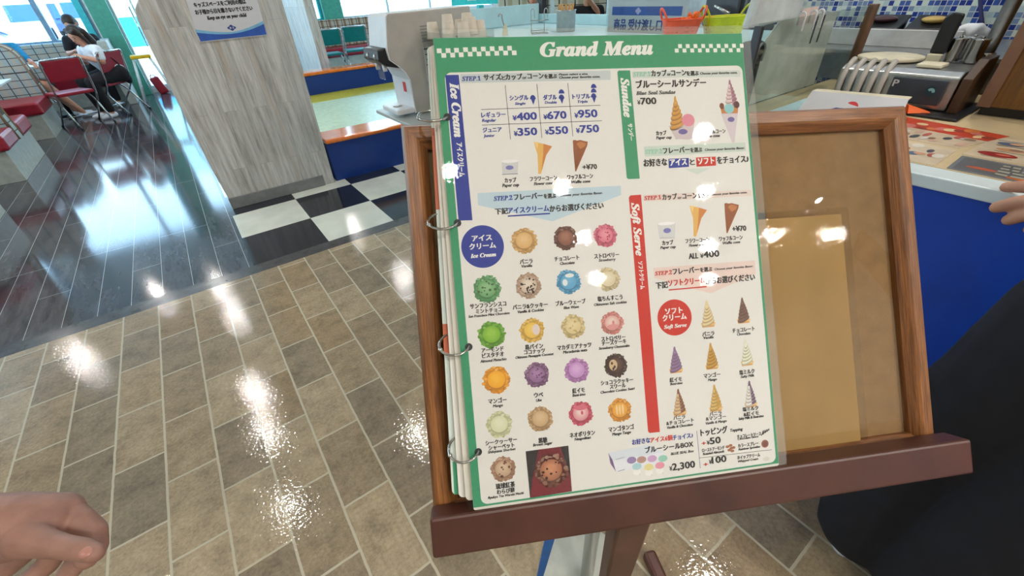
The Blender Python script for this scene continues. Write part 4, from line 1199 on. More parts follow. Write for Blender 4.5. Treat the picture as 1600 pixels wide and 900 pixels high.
def soft(x, yt, yb, w, kind):
    ca, cb = SOFTS[kind]
    H = yt - yb
    wide = kind in ('orange', 'mauve')
    if not wide:
        pr.add([(x - w * 0.5, yb + H * 0.16, LZ * 3), (x - w * 0.42, yb, LZ * 3), (x + w * 0.38, yb, LZ * 3), (x + w * 0.5, yb + H * 0.14, LZ * 3), (x + w * 0.2, yb + H * 0.22, LZ * 3), (x - w * 0.25, yb + H * 0.22, LZ * 3)], [tuple(range(6))], (214, 160, 92))
        pr.add([(x - w * 0.5, yb + H * 0.16, LZ * 3.5), (x - w * 0.45, yb + H * 0.06, LZ * 3.5), (x + w * 0.42, yb + H * 0.06, LZ * 3.5), (x + w * 0.5, yb + H * 0.14, LZ * 3.5), (x, yb + H * 0.11, LZ * 3.5)], [tuple(range(5))], (232, 190, 122))
    n = 6
    z = 4.0
    for k in range(n):
        t = k / n
        y = yb + H * (0.16 if not wide else 0.03) + (H * (0.78 if not wide else 0.93)) * t * (1.0 - 0.12 * t)
        hw = w * (0.37 if not wide else 0.48) * (1 - t ** 1.25) + w * 0.075
        th = H * 0.115
        R_ = 14
        for part in range(3):
            sh = [mixc(ca, (40, 20, 10), 0.24), ca, mixc(ca, (255, 255, 255), 0.16)][part]
            kk = [1.0, 0.90, 0.55][part]
            up_ = [0, th * 0.2, th * 0.45][part]
            pts = []
            for q in range(R_):
                an = 2 * PI * q / R_
                ex, ey = hw * kk * math.cos(an), th * (1.05 - 0.30 * part) * math.sin(an)
                pts.append((x + ex, y + up_ + ey + ex * 0.30, LZ * z))
            pr.add(pts, [tuple(range(R_))], sh)
            z += 0.25
        if ca != cb:
            pts = []
            for q in range(9):
                an = -PI / 2 + PI * q / 8
                pts.append((x + hw * 0.15 + hw * 0.82 * math.cos(an), y + th * 0.12 + th * 0.85 * math.sin(an) + hw * 0.1, LZ * z))
            pr.add(pts, [tuple(range(9))], mixc(cb, (0, 0, 0), 0.05 * (k % 2)))
            z += 0.25
    pr.add([(x - w * 0.10, yt - H * 0.20, LZ * z), (x + w * 0.11, yt - H * 0.20, LZ * z), (x + w * 0.06, yt - H * 0.02, LZ * z), (x - w * 0.01, yt, LZ * z), (x - w * 0.07, yt - H * 0.07, LZ * z)], [(0, 1, 2, 3, 4)], cb)
for p in MENU_PICTURES:
    (scoop if p[0] == 'scoop' else soft)(*p[1:])
for s, u, v, wd, ht, rot, style, col in MENU_TEXT:
    bold = {'j': 0.07, 'i': 0.05, 'I': 0.07, 'n': 0.08, 'l': 0.06}[style] * ht
    put_text(Sink(inkc(col)), s, style, u, v, wd, ht, rot, lambda x, y, l: (x, y, LZ * 10 + l), bold)
HOLES = [(-142.0, 139.0), (-141.0, 44.0), (-140.5, -67.0), (-140.0, -161.0)]
for x, y in HOLES:
    disc(x, y, 3.4, 3.4, (30, 32, 40), LZ * 12, 24)
pr.build('print', menu)
for x, y in HOLES:
    R_ = Matrix.Translation((x / 1000 - 0.0125, y / 1000 + 0.0036, -0.004)) @ Matrix.Rotation(math.radians(42), 4, 'X')
    ring = MB(BOARD @ R_)
    ring.tube([(0.0135 * math.cos(2 * PI * k / 32), 0, 0.0135 * math.sin(2 * PI * k / 32)) for k in range(32)], 0.00125, 8, closed=True)
    ring.ball((-0.0125, 0, 0.0052), (0.0022, 0.0022, 0.0022), 10, 8)
    ring.build('binder_ring', M['chrome'], menu)

# beige sheet in a clear sleeve behind the menu
sl = thing('laminated_sheet', 'plain beige sheet in a clear sleeve behind the ring-bound menu', 'laminated sheet', tuple(bp(0.195, -0.212, -0.02)))
MB(BOARD).prism(spread(0.12, 0.266, -0.2122, 0.031, -0.0275, 0.001), (0, 0, 0.0006)).build('paper', M['beige_paper'], sl)
MB(BOARD).prism(spread(0.115, 0.274, -0.2122, 0.038, -0.0262, 0.004), (0, 0, 0.0003)).build('sleeve', M['sleeve'], sl)

# ------------------------------------------------------------------ play pen, sign, post and strap
pen = thing('play_pen_barrier', 'near blue barrier with orange padded top beside the plank pillar', 'barrier', (1.9, 3.95, 0), 'padded barriers of the play pen')
MB().box(0.795, 2.9, 3.80, 4.08, 0.0, 0.313).build('panel', M['blue_panel'], pen)
MB().box(0.795, 2.9, 3.785, 4.10, 0.314, 0.352).build('padded_top', M['orange_pad'], pen, bevel=0.015, seg=3)
pen2 = thing('play_pen_barrier', 'far blue barrier with orange padded top in front of the teal chairs', 'barrier', (2.6, 8.0, 0), 'padded barriers of the play pen')
MB().box(0.9, 3.6, 7.92, 8.2, 0.0, 0.305).build('panel', M['blue_panel'], pen2)
MB().box(0.9, 2.68, 7.90, 8.22, 0.306, 0.352).build('padded_top', M['orange_pad'], pen2, bevel=0.015, seg=3)
MB().box(2.685, 3.6, 7.90, 8.22, 0.306, 0.352).build('padded_top', M['orange_pad'], pen2, bevel=0.015, seg=3)
mat_ = tag(MB().box(0.9, 3.6, 4.10, 7.25, 0.0, 0.03).build('play_mat', M['mat_green'], bevel=0.004), 'pale green play mat between the two blue barriers', 'mat')
tag(MB().box(0.9, 3.6, 7.26, 7.915, 0.0, 0.03).build('play_mat', M['mat_yellow'], bevel=0.004), 'mustard yellow strip of play mat along the far barrier', 'mat')

SY = 3.7785
sg = thing('notice_sign', 'white notice with blue wave hung on the plank pillar', 'sign', (0.43, SY, 1.10))
sq = [(0.213, 1.112), (0.626, 1.117), (0.640, 1.395), (0.235, 1.39)]
MB().prism([(x, SY, z) for x, z in sq], (0, -0.003, 0)).build('board', M['sign_paper'], sg)
yy = SY - 0.0033
wave = MB()
top = [(0.216 + 0.412 * t, 1.166 - 0.030 * math.sin(PI * t * 0.9) + 0.026 * t * t, ) for t in [k / 16 for k in range(17)]]
wave.add([(0.2185, yy, 1.116), (0.6235, yy, 1.120)] + [(x, yy, z) for x, z in reversed(top)], [tuple(range(19))])
wave.build('blue_wave', M['ink_blue'], sg)
wv2 = MB()
t2 = [(x, z + 0.010 + 0.008 * abs(2 * (x - 0.216) / 0.412 - 1)) for x, z in top]
wv2.add([(x, yy, z) for x, z in top] + [(x, yy, z) for x, z in reversed(t2)], [tuple(range(34))])
wv2.build('pale_wave', plain('pale_blue_print', (120, 178, 212), 0.5), sg)
tx = MB()
pl_ = lambda x, y, l: (x, yy - 0.0004 - l * 0.01, y)
put_text(tx, 'キッズスペースをご利用の際は', 'j', 0.262, 1.300, 0.30, 0.024, 0.6, pl_, 0.0018)
put_text(tx, 'お子様から目を離さないでください', 'j', 0.254, 1.262, 0.335, 0.024, 0.6, pl_, 0.0018)
put_text(tx, 'Keep an eye on your child', 'i', 0.305, 1.229, 0.235, 0.020, 0.6, pl_, 0.0012)
tx.build('lettering', M['ink_black'], sg)
lg = MB()
lg.add([(0.425 + 0.026 * math.cos(2 * PI * k / 20), yy - 0.0003, 1.176 + 0.010 * math.sin(2 * PI * k / 20)) for k in range(20)], [tuple(range(20))])
lg.add([(0.425 + 0.013 * math.cos(2 * PI * k / 20), yy - 0.0004, 1.176 + 0.017 * math.sin(2 * PI * k / 20)) for k in range(20)], [tuple(range(20))])
lg.build('round_emblem', M['ink_deep'], sg)
lw = MB()
put_text(lw, 'B S', 'i', 0.411, 1.171, 0.028, 0.010, 0, lambda x, y, l: (x, yy - 0.0008 - l * 0.01, y), 0.0006)
lw.build('emblem_letters', M['sign_paper'], sg)

qp = thing('queue_post', 'chrome queue post on a flat round base behind the menu stand', 'queue post', (0.392, 0.318, 0))
MB().lathe([(0.122, 0.0), (0.122, 0.005), (0.117, 0.009), (0.03, 0.011), (0.026, 0.014)], 40, (0.388, 0.308, 0)).build('base', plain('pale_grey_enamel', (176, 178, 166), 0.3), qp)
MB().lathe([(0.0165, 0.010), (0.0165, 0.80), (0.02, 0.805), (0.02, 0.85), (0.0, 0.855)], 24, (0.379, 0.289, 0)).build('pole', M['chrome'], qp)
st = MB()
a, b = Vector((0.172, 0.186, 0.80)), Vector((0.262, 0.352, 0.02))
d = (b - a).normalized()
s = d.cross(Vector((-0.5, -0.8, 0.3))).normalized() * 0.0075
nrm = d.cross(s).normalized() * 0.0016
st.prism([a - s, a + s, b + s, b - s], nrm)
tag(st.build('strap', M['blue_strap']), 'blue webbing strap hanging slantwise below the menu ledge', 'strap')

# ------------------------------------------------------------------ chairs
def make_chair(label, vinyl, group):
    t = thing('tube_chair', label, 'chair', (0, 0, 0), group)
    s = MB()
    s.box(-0.205, 0.205, -0.19, 0.20, 0.405, 0.447)
    s.build('seat', vinyl, t, bevel=0.016, seg=3)
    B = Matrix.Translation((0, -0.232, 0.705)) @ Matrix.Rotation(math.radians(13), 4, 'X')
    MB(B).box(-0.205, 0.205, -0.016, 0.014, -0.125, 0.125).build('backrest', vinyl, t, bevel=0.012, seg=3)
    for sx in (-1, 1):
        x = sx * 0.222
        path = [(sx * 0.17, -0.268, 0.838)] + bez((sx * 0.19, -0.268, 0.838), (x, -0.268, 0.838), (x, -0.262, 0.80), 4) + [(x, -0.20, 0.50), (x, -0.165, 0.405)] + bez((x, -0.165, 0.405), (x, -0.14, 0.36), (x, -0.09, 0.30), 4)[1:] + [(x, 0.21, 0.012)]
        f = MB().tube(path, 0.0115, 8).build('front_leg', M['chrome'], t)
        MB().lathe([(0.014, 0.0), (0.014, 0.03)], 10, (x, 0.212, 0)).build('rubber_foot', M['rubber'], f)
        x2 = sx * 0.20
        path = [(x2, 0.16, 0.395)] + bez((x2, 0.10, 0.395), (x2, -0.02, 0.39), (x2, -0.10, 0.28), 6) + [(x2, -0.275, 0.012)]
        r = MB().tube(path, 0.0115, 8).build('rear_leg', M['chrome'], t)
        MB().lathe([(0.014, 0.0), (0.014, 0.03)], 10, (x2, -0.277, 0)).build('rubber_foot', M['rubber'], r)
    MB().tube([(-0.172, -0.268, 0.838), (0.172, -0.268, 0.838)], 0.0115, 8).build('top_rail', M['chrome'], t)
    MB().tube([(-0.22, 0.10, 0.118), (0.22, 0.10, 0.118)], 0.009, 8).build('stretcher', M['chrome'], t)
    for sx in (-1, 1):
        MB().box(sx * 0.205 - 0.012, sx * 0.205 + 0.012, -0.262, -0.244, 0.755, 0.80).build('clip', M['chrome'], t, bevel=0.003)
    return t

red = make_chair('empty red vinyl tube chair, left of the two', M['red_vinyl'], 'red tube chairs')
red.location = (-1.25, 8.63, 0)
red.rotation_euler = (0, 0, math.radians(27.5))
red2 = dup(red, (-0.86, 9.21, 0), math.radians(51.5), 'red vinyl tube chair under the woman in white')
teal = make_chair('left teal vinyl tube chair, next to the slim plank partition', M['teal_vinyl'], 'teal tube chairs')
teal.location = (2.55, 9.46, 0)
teal.rotation_euler = (0, 0, math.radians(-3))
teal2 = dup(teal, (3.13, 9.68, 0), math.radians(-8), 'right teal vinyl tube chair, nearer the drink dispenser')

# ------------------------------------------------------------------ booths
def booth(label, y0, y1, cushions, backs, x1=-1.555, x0=-2.93, top=0.95):
    t = thing('booth_bench', label, 'bench', ((x0 + x1) / 2, (y0 + y1) / 2, 0), 'red booth benches')
    MB().box(x0, x1, y0, y1, 0, 0.285).build('base', M['bench_white'], t, bevel=0.004)
    for a, b in cushions:
        MB().box(x0, x1 + 0.05, a, b, 0.287, 0.43).build('cushion', M['red_vinyl'], t, bevel=0.03, seg=3)
    for a, b in backs:
        prof = [(x0, 0.30), (x1 + 0.045, 0.30)] + [(x1 + 0.04 - 0.16 * (1 - math.cos(PI / 2 * k / 6)) - 0.03, top - 0.20 + 0.20 * math.sin(PI / 2 * k / 6)) for k in range(7)] + [(x0, top)]
        bk = MB().prism([(x, a, z) for x, z in prof], (0, b - a, 0)).build('plaid_back', M['plaid'], t)
        pth = [(x, 0, z) for x, z in prof[1:]]
        for yy_ in (a, b):
            MB().tube([(p[0], yy_, p[2]) for p in pth], 0.012, 6).build('piping', M['plaid_edge'], bk)
    return t

booth('off-white booth base at the left edge, nearest to the camera', 4.25, 5.1, [(4.22, 4.62)], [(4.65, 4.80)])
booth('double red booth bench, second from the camera', 6.03, 7.16, [(5.99, 6.45), (6.66, 7.19)], [(6.47, 6.64)])
booth('red booth bench with tall plaid back beside the empty red chair', 8.05, 8.95, [(8.0, 8.72)], [(8.74, 8.92)], top=1.03)

def table(name, label, x0, x1, y0, y1, z=0.72):
    t = thing(name, label, 'table', ((x0 + x1) / 2, (y0 + y1) / 2, 0), 'pale dining tables')
    MB().box(x0, x1, y0, y1, z - 0.028, z).build('table_top', M['table_top'], t, bevel=0.008)
    cx, cy = (x0 + x1) / 2, (y0 + y1) / 2
    MB().lathe([(0.03, 0.03), (0.03, z - 0.03)], 14, (cx, cy, 0)).build('pedestal', M['black_plastic'], t)
    fb_ = MB()
    fb_.box(cx - 0.28, cx + 0.28, cy - 0.03, cy + 0.03, 0.0, 0.03)
    fb_.box(cx - 0.03, cx + 0.03, cy - 0.22, cy + 0.22, 0.0, 0.0301)
    fb_.build('cross_foot', M['black_plastic'], t, bevel=0.006)
    return t
table('dining_table', 'pale table tip at the left edge between two booth benches', -2.9, -1.57, 7.28, 7.90)
table('dining_table', 'pale table the woman in white sits at', -1.86, -1.22, 9.36, 10.02)

# banquette along the window wall
def banquette(label, x0, x1, mat_, y0=10.35, y1=10.92):
    t = thing('banquette', label, 'bench', ((x0 + x1) / 2, (y0 + y1) / 2, 0), 'window banquettes')
    MB().box(x0, x1, y0 + 0.04, y1, 0, 0.27).build('base', M['bench_white'], t, bevel=0.004)
    MB().box(x0, x1, y0, y1 - 0.12, 0.272, 0.43).build('cushion', M['red_vinyl'], t, bevel=0.025, seg=3)
    MB().box(x0, x1, y1 - 0.12, y1, 0.43, 0.925).build('plaid_back', mat_, t, bevel=0.02)
    return t
banquette('plaid banquette under the window behind the dark-haired man', -2.9, -0.81, M['plaid'])
MB().box(-0.80, -0.68, 9.95, 10.83, 0, 0.93).build('end_panel', M['bench_white'], thing('end_panel_block', 'off-white end panel of the banquette behind the seated woman', 'panel', (-0.86, 10.4, 0)), bevel=0.01)
banquette('plaid banquette with red seat behind the teal chairs', 2.35, 5.6, M['plaid_far'])

# yellow-topped stool and the red bag by the glazed door
sl_ = thing('step_stool', 'yellow-topped stool with splayed white legs by the glass door', 'stool', (-0.33, 9.75, 0))
MB().box(-0.47, -0.20, 9.62, 9.88, 0.66, 0.71).build('seat', M['yellow_paint'], sl_, bevel=0.012)
for dx, dy in ((-1, -1), (-1, 1), (1, -1), (1, 1)):
    MB().tube([(-0.335 + dx * 0.11, 9.75 + dy * 0.10, 0.665), (-0.335 + dx * 0.24, 9.75 + dy * 0.30, 0.0)], 0.014, 8).build('leg', M['frame_white'], sl_)
MB().tube([(-0.335 + 0.19, 9.75 - 0.22, 0.26), (-0.335 + 0.19, 9.75 + 0.22, 0.26)], 0.009, 8).build('stretcher', M['frame_white'], sl_)
MB().tube([(-0.335 - 0.19, 9.75 - 0.22, 0.26), (-0.335 - 0.19, 9.75 + 0.22, 0.26)], 0.009, 8).build('stretcher', M['frame_white'], sl_)
rb_ = thing('red_bag', 'red bag leaning on the door frame behind the yellow stool', 'bag', (-0.2, 10.75, 0))
RM = Matrix.Translation((-0.27, 10.76, 0.0)) @ Matrix.Rotation(math.radians(-14), 4, 'Y')
MB(RM).box(-0.075, 0.075, -0.05, 0.05, 0.0, 0.29).build('body', M['red_vinyl'], rb_, bevel=0.03, seg=3)
MB(RM).tube(arc((0, 0, 0.29), (0.035, 0, 0), (0, 0, 0.04), 0, PI, 8), 0.008, 6).build('handle', M['red_vinyl'], rb_)
# papers and small things on the woman's table
pp = MB()
for k in range(9):
    pp.ball((-1.62 + 0.05 * k + 0.02 * random.random(), 9.72 + 0.12 * random.random(), 0.735), (0.05, 0.04, 0.014 + 0.012 * random.random()), 8, 6)
tag(pp.build('crumpled_cloth', M['white_cloth'], fuse=0.01, smooth=4), 'crumpled white cloth lying on the table before the woman', 'cloth')

# far side of the hall
tq = thing('hanging_board', 'turquoise board with white marks high in the far window', 'board', (4.45, 8.6, 1.0))
tp_ = [(3.62, 6.9, 1.10), (4.32, 6.35, 1.10)]
a, b = Vector((3.93, 7.0, 1.105)), Vector((4.55, 6.3, 1.105))
e = (b - a)
tb = MB()
tb.prism([a, b, b + Vector((0, 0, 0.55)), a + Vector((0, 0, 0.55))], Vector((0.01, 0.02, 0)))
tb.build('panel', M['turquoise'], tq)
tw = MB()
for t in (0.28, 0.62):
    p = a + e * t + Vector((-0.004, -0.006, 0.055))
    tw.prism([p, p + e * 0.16, p + e * 0.16 + Vector((0, 0, 0.1)), p + Vector((0, 0, 0.1))], Vector((-0.002, -0.003, 0)))
tw.build('white_marks', M['out_white'], tq)
MB().box(4.20, 4.28, 6.62, 6.70, 0.0, 1.10).build('post', M['cyan_paint'], tq)

def screen(label, p, q, h, mat_):
    p, q = Vector(p), Vector(q)
    t = thing('plaid_bench_back', label, 'bench', tuple((p + q) / 2), 'tall plaid bench backs')
    d = (q - p).normalized()
    n = Vector((-d.y, d.x, 0)) * 0.16
    MB().prism([p + Vector((0, 0, 0.30)), q + Vector((0, 0, 0.30)), q + Vector((0, 0, h)), p + Vector((0, 0, h))], n).build('plaid_back', mat_, t, bevel=0.02)
    n2 = n.normalized() * -0.45
    MB().prism([p + Vector((0, 0, 0.29)), q + Vector((0, 0, 0.29)), q + Vector((0, 0, 0.43)), p + Vector((0, 0, 0.43))], n2).build('cushion', M['red_vinyl'], t, bevel=0.02)
    MB().prism([p, q, q + Vector((0, 0, 0.28)), p + Vector((0, 0, 0.28))], n2 * 0.9).build('base', M['bench_white'], t)
    return t
PW = plaid('white_plaid_fabric', (206, 210, 196), (52, 50, 44), (180, 176, 150), 0.17)
screen('white plaid bench back left of the man in the black printed shirt', (4.20, 6.10, 0), (4.82, 5.66, 0), 1.45, PW)
screen('white plaid bench back behind the man in the black printed shirt', (4.64, 5.36, 0), (5.20, 4.90, 0), 1.45, PW)
struct(MB().box(5.45, 5.6, 4.42, 4.60, 0, CEILING).build('trim_7', M['pink_wood']))

# cars parked outside
def car(label, x, y, paint, rot=0.0, van=False):
    t = thing('parked_car', label, 'car', (0, 0, 0), 'cars parked outside')
    h = 1.95 if van else 1.48
    base = [(-2.1, 0.28), (2.1, 0.28), (2.15, 0.75), (1.9 if van else 1.25, 0.98), (1.45 if van else 0.7, h), (-1.75 if van else -1.3, h), (-2.05, 1.0)]
    MB().prism([(a, -0.85, z) for a, z in base], (0, 1.7, 0)).build('body', paint, t, bevel=0.09, seg=3)
    win = [(-1.85, 1.08), (1.6 if van else 0.95, 1.08), (1.32 if van else 0.6, h - 0.12), (-1.6 if van else -1.2, h - 0.12)]
    for yy_ in (-0.872, 0.855):
        for k in range(3):
            p = [(win[0][0] * (1 - k / 3) + win[1][0] * k / 3 + 0.05, 1.08), (win[0][0] * (1 - (k + 1) / 3) + win[1][0] * (k + 1) / 3 - 0.05, 1.08),
                 (win[3][0] * (1 - (k + 1) / 3) + win[2][0] * (k + 1) / 3 - 0.05, h - 0.12), (win[3][0] * (1 - k / 3) + win[2][0] * k / 3 + 0.05, h - 0.12)]
            MB().prism([(a, yy_, z) for a, z in p], (0, 0.018, 0)).build('side_window', M['car_glass'], t)
    MB().prism([(1.905 if van else 1.26, -0.68, 1.04), (1.905 if van else 1.26, 0.68, 1.04), (1.52 if van else 0.76, 0.62, h - 0.10), (1.52 if van else 0.76, -0.62, h - 0.10)], (0.03, 0, 0.01)).build('windscreen', M['car_glass'], t)
    for wx in (-1.3, 1.35):
        for wy in (-0.80, 0.80):
            MB(Matrix.Translation((wx, wy, 0.30)) @ Matrix.Rotation(PI / 2, 4, 'X')).lathe([(0.2, -0.11), (0.32, -0.1), (0.32, 0.1), (0.2, 0.11)], 20).build('wheel', M['rubber'], t)
    t.location = (x, y, -0.02)
    t.rotation_euler = (0, 0, rot)
    return t
car('white car close outside the left window', -3.6, 13.9, M['car_white'], 0.05)
car('white van at the back of the car park, seen left of the mullion', -6.0, 42.0, M['car_white'], -PI / 2 + 0.1, True)
car('white van at the back of the car park, seen right of the mullion', -3.4, 42.5, M['car_white'], -PI / 2, True)
car('dark blue van at the back of the car park, far left', -8.4, 41.0, M['car_blue'], -PI / 2, True)
car('dark blue car between the two white vans', -4.7, 50.0, M['car_blue'], -PI / 2, True)

# ------------------------------------------------------------------ serving counter, dispenser counter and what stands on them
dc = thing('dispenser_counter', 'low grey-topped side counter that carries the drink dispenser', 'counter', (0.9, 1.9, 0))
MB().box(0.73, 1.165, 1.50, 2.17, 0.835, 0.85).build('top', M['counter_grey'], dc, bevel=0.003)
MB().box(0.97, 1.155, 1.53, 2.14, 0.0, 0.834).build('body', M['counter_white'], dc, bevel=0.003)
sc_ = thing('serving_counter', 'tall white serving counter behind the menu stand', 'counter', (1.6, 1.6, 0))
MB().box(1.17, 1.90, 0.75, 2.32, 1.105, 1.125).build('top', M['pale_panel'], sc_, bevel=0.004)
MB().box(1.18, 1.88, 0.77, 2.30, 0.0, 1.104).build('body', M['counter_white'], sc_, bevel=0.004)
ps = thing('aqua_screen', 'pale aqua screen standing along the serving counter', 'screen', (1.75, 2.3, 1.125))
MB().box(1.34, 1.86, 2.285, 2.30, 1.126, 1.222).build('long_panel', M['pale_panel'], ps, bevel=0.002)
MB().box(1.855, 1.87, 1.52, 2.282, 1.126, 1.172).build('return_panel', M['pale_panel'], ps, bevel=0.002)
MB().box(1.862, 1.90, 2.26, 2.30, 1.126, 1.24).build('corner_post', M['dark_steel'], ps, bevel=0.002)


ds = thing('drink_dispenser', 'white and grey countertop drink dispenser left of the menu', 'drink dispenser', (0.95, 2.0, 0.851))
prof = [(0.824, 0.862), (0.822, 1.0), (0.808, 1.03), (0.782, 1.058), (0.748, 1.085), (0.744, 1.12), (0.766, 1.236), (0.776, 1.245), (1.16, 1.25), (1.16, 0.862)]
MB().prism([(x, 1.905, z) for x, z in prof], (0, 0.19, 0)).build('cabinet', M['grey_plastic'], ds, bevel=0.004)
fr = MB()
for (xa, za), (xb, zb) in zip(prof[:7], prof[1:8]):
    fr.prism([(xa - 0.004, 1.903, za), (xa + 0.0005, 1.903, za), (xb + 0.0005, 1.903, zb), (xb - 0.004, 1.903, zb)], (0, 0.194, 0))
fr.build('front_cover', M['white_plastic'], ds)
tp = MB()
tp.prism([(0.735, 1.915, 1.06), (0.70, 1.915, 1.085), (0.705, 1.915, 1.125), (0.745, 1.915, 1.13), (0.80, 1.915, 1.045)], (0, 0.17, 0))
tp.build('tap_unit', M['black_plastic'], ds, bevel=0.006)
for y in (1.95, 2.03):
    MB().lathe([(0.009, 1.040), (0.011, 1.068)], 12, (0.735, y, 0)).build('nozzle', M['white_plastic'], ds)
    MB().ball((0.701, y, 1.098), (0.006, 0.010, 0.012), 10, 8).build('push_button', M['steel'], ds)
lm = MB()
for k in range(4):
    lm.ball((0.753 - 0.0, 1.945 + 0.025 * k, 1.162), (0.003, 0.003, 0.006), 8, 6)
lm.build('indicator', M['grey_plastic'], ds)
dt = MB()
dt.box(0.738, 0.826, 1.912, 2.088, 0.862, 0.884)
dt.build('drip_tray', M['white_plastic'], ds, bevel=0.005)
MB().lathe([(0.022, 0.8845), (0.022, 0.8855)], 20, (0.78, 2.0, 0)).build('drain', M['grey_plastic'], ds)
vt = MB()
for k in range(6):
    vt.box(0.905, 0.975, 1.9035, 1.9047, 1.19 - 0.011 * k, 1.194 - 0.011 * k)
vt.build('vent_slots', plain('grey_slot', (128, 126, 124), 0.6), ds)
nl = MB()
nl.box(0.905, 0.945, 1.9035, 1.9047, 0.98, 1.115)
nl.build('paper_label', M['sign_paper'], ds)
nl = MB()
nl.box(0.908, 0.942, 1.9025, 1.9033, 1.105, 1.112)
for k in range(5):
    nl.box(0.910 + 0.004 * (k % 2), 0.925, 1.9025, 1.9033, 1.085 - 0.02 * k, 1.090 - 0.02 * k)
nl.build('label_marks', M['ink_black'], ds)
MB().box(0.8168, 0.8178, 1.955, 1.985, 0.945, 0.985).build('red_notice', M['ink_red'], ds)
cards = MB()
cards.box(0.748, 0.7495, 2.0, 2.075, 1.0, 1.052)
cards.build('clear_tag', M['acrylic'], ds)
for dx, dy in ((0.84, 1.92), (0.84, 2.07), (1.14, 1.92), (1.14, 2.07)):
    MB().lathe([(0.012, 0.851), (0.012, 0.863)], 10, (dx, dy, 0)).build('rubber_foot', M['rubber'], ds)

# clear cup stand with inverted paper cups
rk = thing('cup_stand', 'clear acrylic stand under the inverted paper cups', 'stand', (0.97, 1.72, 0.851))
am = MB()
for x0, x1, y0, y1, z0, z1 in ((0.872, 1.075, 1.60, 1.83, 1.148, 1.151), (0.872, 0.875, 1.60, 1.83, 0.851, 1.178), (1.072, 1.075, 1.60, 1.83, 0.851, 1.178),
                               (0.875, 1.072, 1.60, 1.603, 0.851, 1.178), (0.875, 1.072, 1.827, 1.83, 0.851, 1.178)):
    am.box(x0, x1, y0, y1, z0, z1)
am.build('clear_box', M['acrylic'], rk)
def cup(x, y, z, label, first=[], k=0.84):
    if not first:
        o = tag(MB().lathe([(0.031, 0.0), (0.0325, 0.001), (0.0325, 0.004), (0.0305, 0.006), (0.0235, 0.068), (0.0225, 0.0685), (0.0222, 0.0655), (0.0, 0.0655)], 22).build('paper_cup', M['cup_paper']), label, 'cup', 'inverted paper cups')
        first.append(o)
    else:
        o = first[0].copy()
        COL.objects.link(o)
        o['label'] = label
    o.location = (x, y, z)
    o.scale = (k, k, k)
Z0 = 1.1515
for x, y, z, lb in ((0.910, 1.80, Z0, 'inverted paper cup, leftmost in the clear stand'),
                    (0.952, 1.745, Z0, 'inverted paper cup second from the left of the stand'),
                    (0.978, 1.80, Z0, 'inverted paper cup in the back row of the stand, half hidden'),
                    (0.920, 1.685, Z0, 'short-looking inverted paper cup between the left ones and the front row'),
                    (0.955, 1.632, Z0, 'inverted paper cup at the front of the stand, left of three'),
                    (1.005, 1.655, Z0, 'inverted paper cup at the front of the stand, middle of three'),
                    (1.042, 1.633 + 0.02, Z0, 'inverted paper cup at the front of the stand, right of three'),
                    (1.037, 1.735, Z0, 'inverted paper cup behind the right front cup'),
                    (1.04, 1.80, Z0, 'inverted paper cup in the far right corner of the stand')):
    cup(x, y, z, lb)
for x, y, z, lb in ((0.952, 1.745, Z0 + 0.024, 'raised inverted paper cup, topmost of the left column'),
                    (1.037, 1.735, Z0 + 0.024, 'raised inverted paper cup, topmost of the right column'),
                    (1.005, 1.655, Z0 + 0.012, 'stacked inverted paper cup above the middle front cup')):
    cup(x, y, z, lb)
wc = MB().lathe([(0.019, 0.0), (0.026, 0.055), (0.0285, 0.056), (0.0285, 0.060), (0.0, 0.058)], 20)
o = tag(wc.build('lidded_tub', M['white_plastic']), 'small white lidded tub beside the dispenser, behind the top binder ring', 'tub')
o.location = (0.84, 1.70, 0.851)

# wire holders, spoon canister
def wire(label, x, y, rot):
    t = thing('wire_holder', label, 'rack', (0, 0, 0), 'wire holders on the serving counter')
    for dx in (-0.03, 0.03):
        MB().tube([(dx, 0, 0.0), (dx, 0, 0.085)] + arc((dx + 0.008, 0, 0.085), (-0.008, 0, 0), (0, 0, 0.012), 0, PI, 6)[1:] + [(dx + 0.016, 0, 0.06)], 0.0018, 6).build('hook', M['steel'], t)
    MB().tube([(-0.034, 0, 0.052), (0.05, 0, 0.052)], 0.0018, 6).build('crosswire', M['steel'], t)
    MB().tube([(-0.034, 0, 0.012), (0.05, 0, 0.012)], 0.0018, 6).build('crosswire', M['steel'], t)
    MB().tube([(-0.03, -0.03, 0.002), (0.046, -0.03, 0.002), (0.046, 0.03, 0.002), (-0.03, 0.03, 0.002)], 0.0018, 6, closed=True).build('foot_wire', M['steel'], t)
    t.location = (x, y, 1.125)
    t.rotation_euler = (0, 0, rot)
wire('chromed wire holder left of the steel canister on the serving counter', 1.44, 1.78, -0.6)
cn = thing('spoon_canister', 'steel canister of wooden sticks on the serving counter', 'canister', (1.56, 1.72, 1.125))
MB().lathe([(0.042, 1.126), (0.044, 1.128), (0.044, 1.205), (0.046, 1.207), (0.046, 1.21), (0.041, 1.21), (0.041, 1.14), (0.0, 1.14)], 26, (1.56, 1.72, 0)).build('can', M['steel'], cn)
stick_mat = plain('wooden_stick', (182, 138, 78), 0.6)
rs2 = random.Random(5)
for k in range(12):
    a = 2 * PI * k / 12
    p = Vector((1.56 + 0.018 * math.cos(a), 1.72 + 0.018 * math.sin(a), 1.142))
    q = Vector((1.56 + 0.033 * math.cos(a + 0.4), 1.72 + 0.033 * math.sin(a + 0.4), 1.222 + 0.012 * rs2.random()))
    o = MB().tube([p, q], 0.004, 6).build('wooden_stick', stick_mat)
    tag(o, 'wooden stick standing in the steel canister', 'stick', 'wooden sticks in the canister')
sp = thing('ice_cream_paddle', 'pale paddle standing upright between the cups and the wire holder', 'paddle', (1.30, 1.86, 1.125))
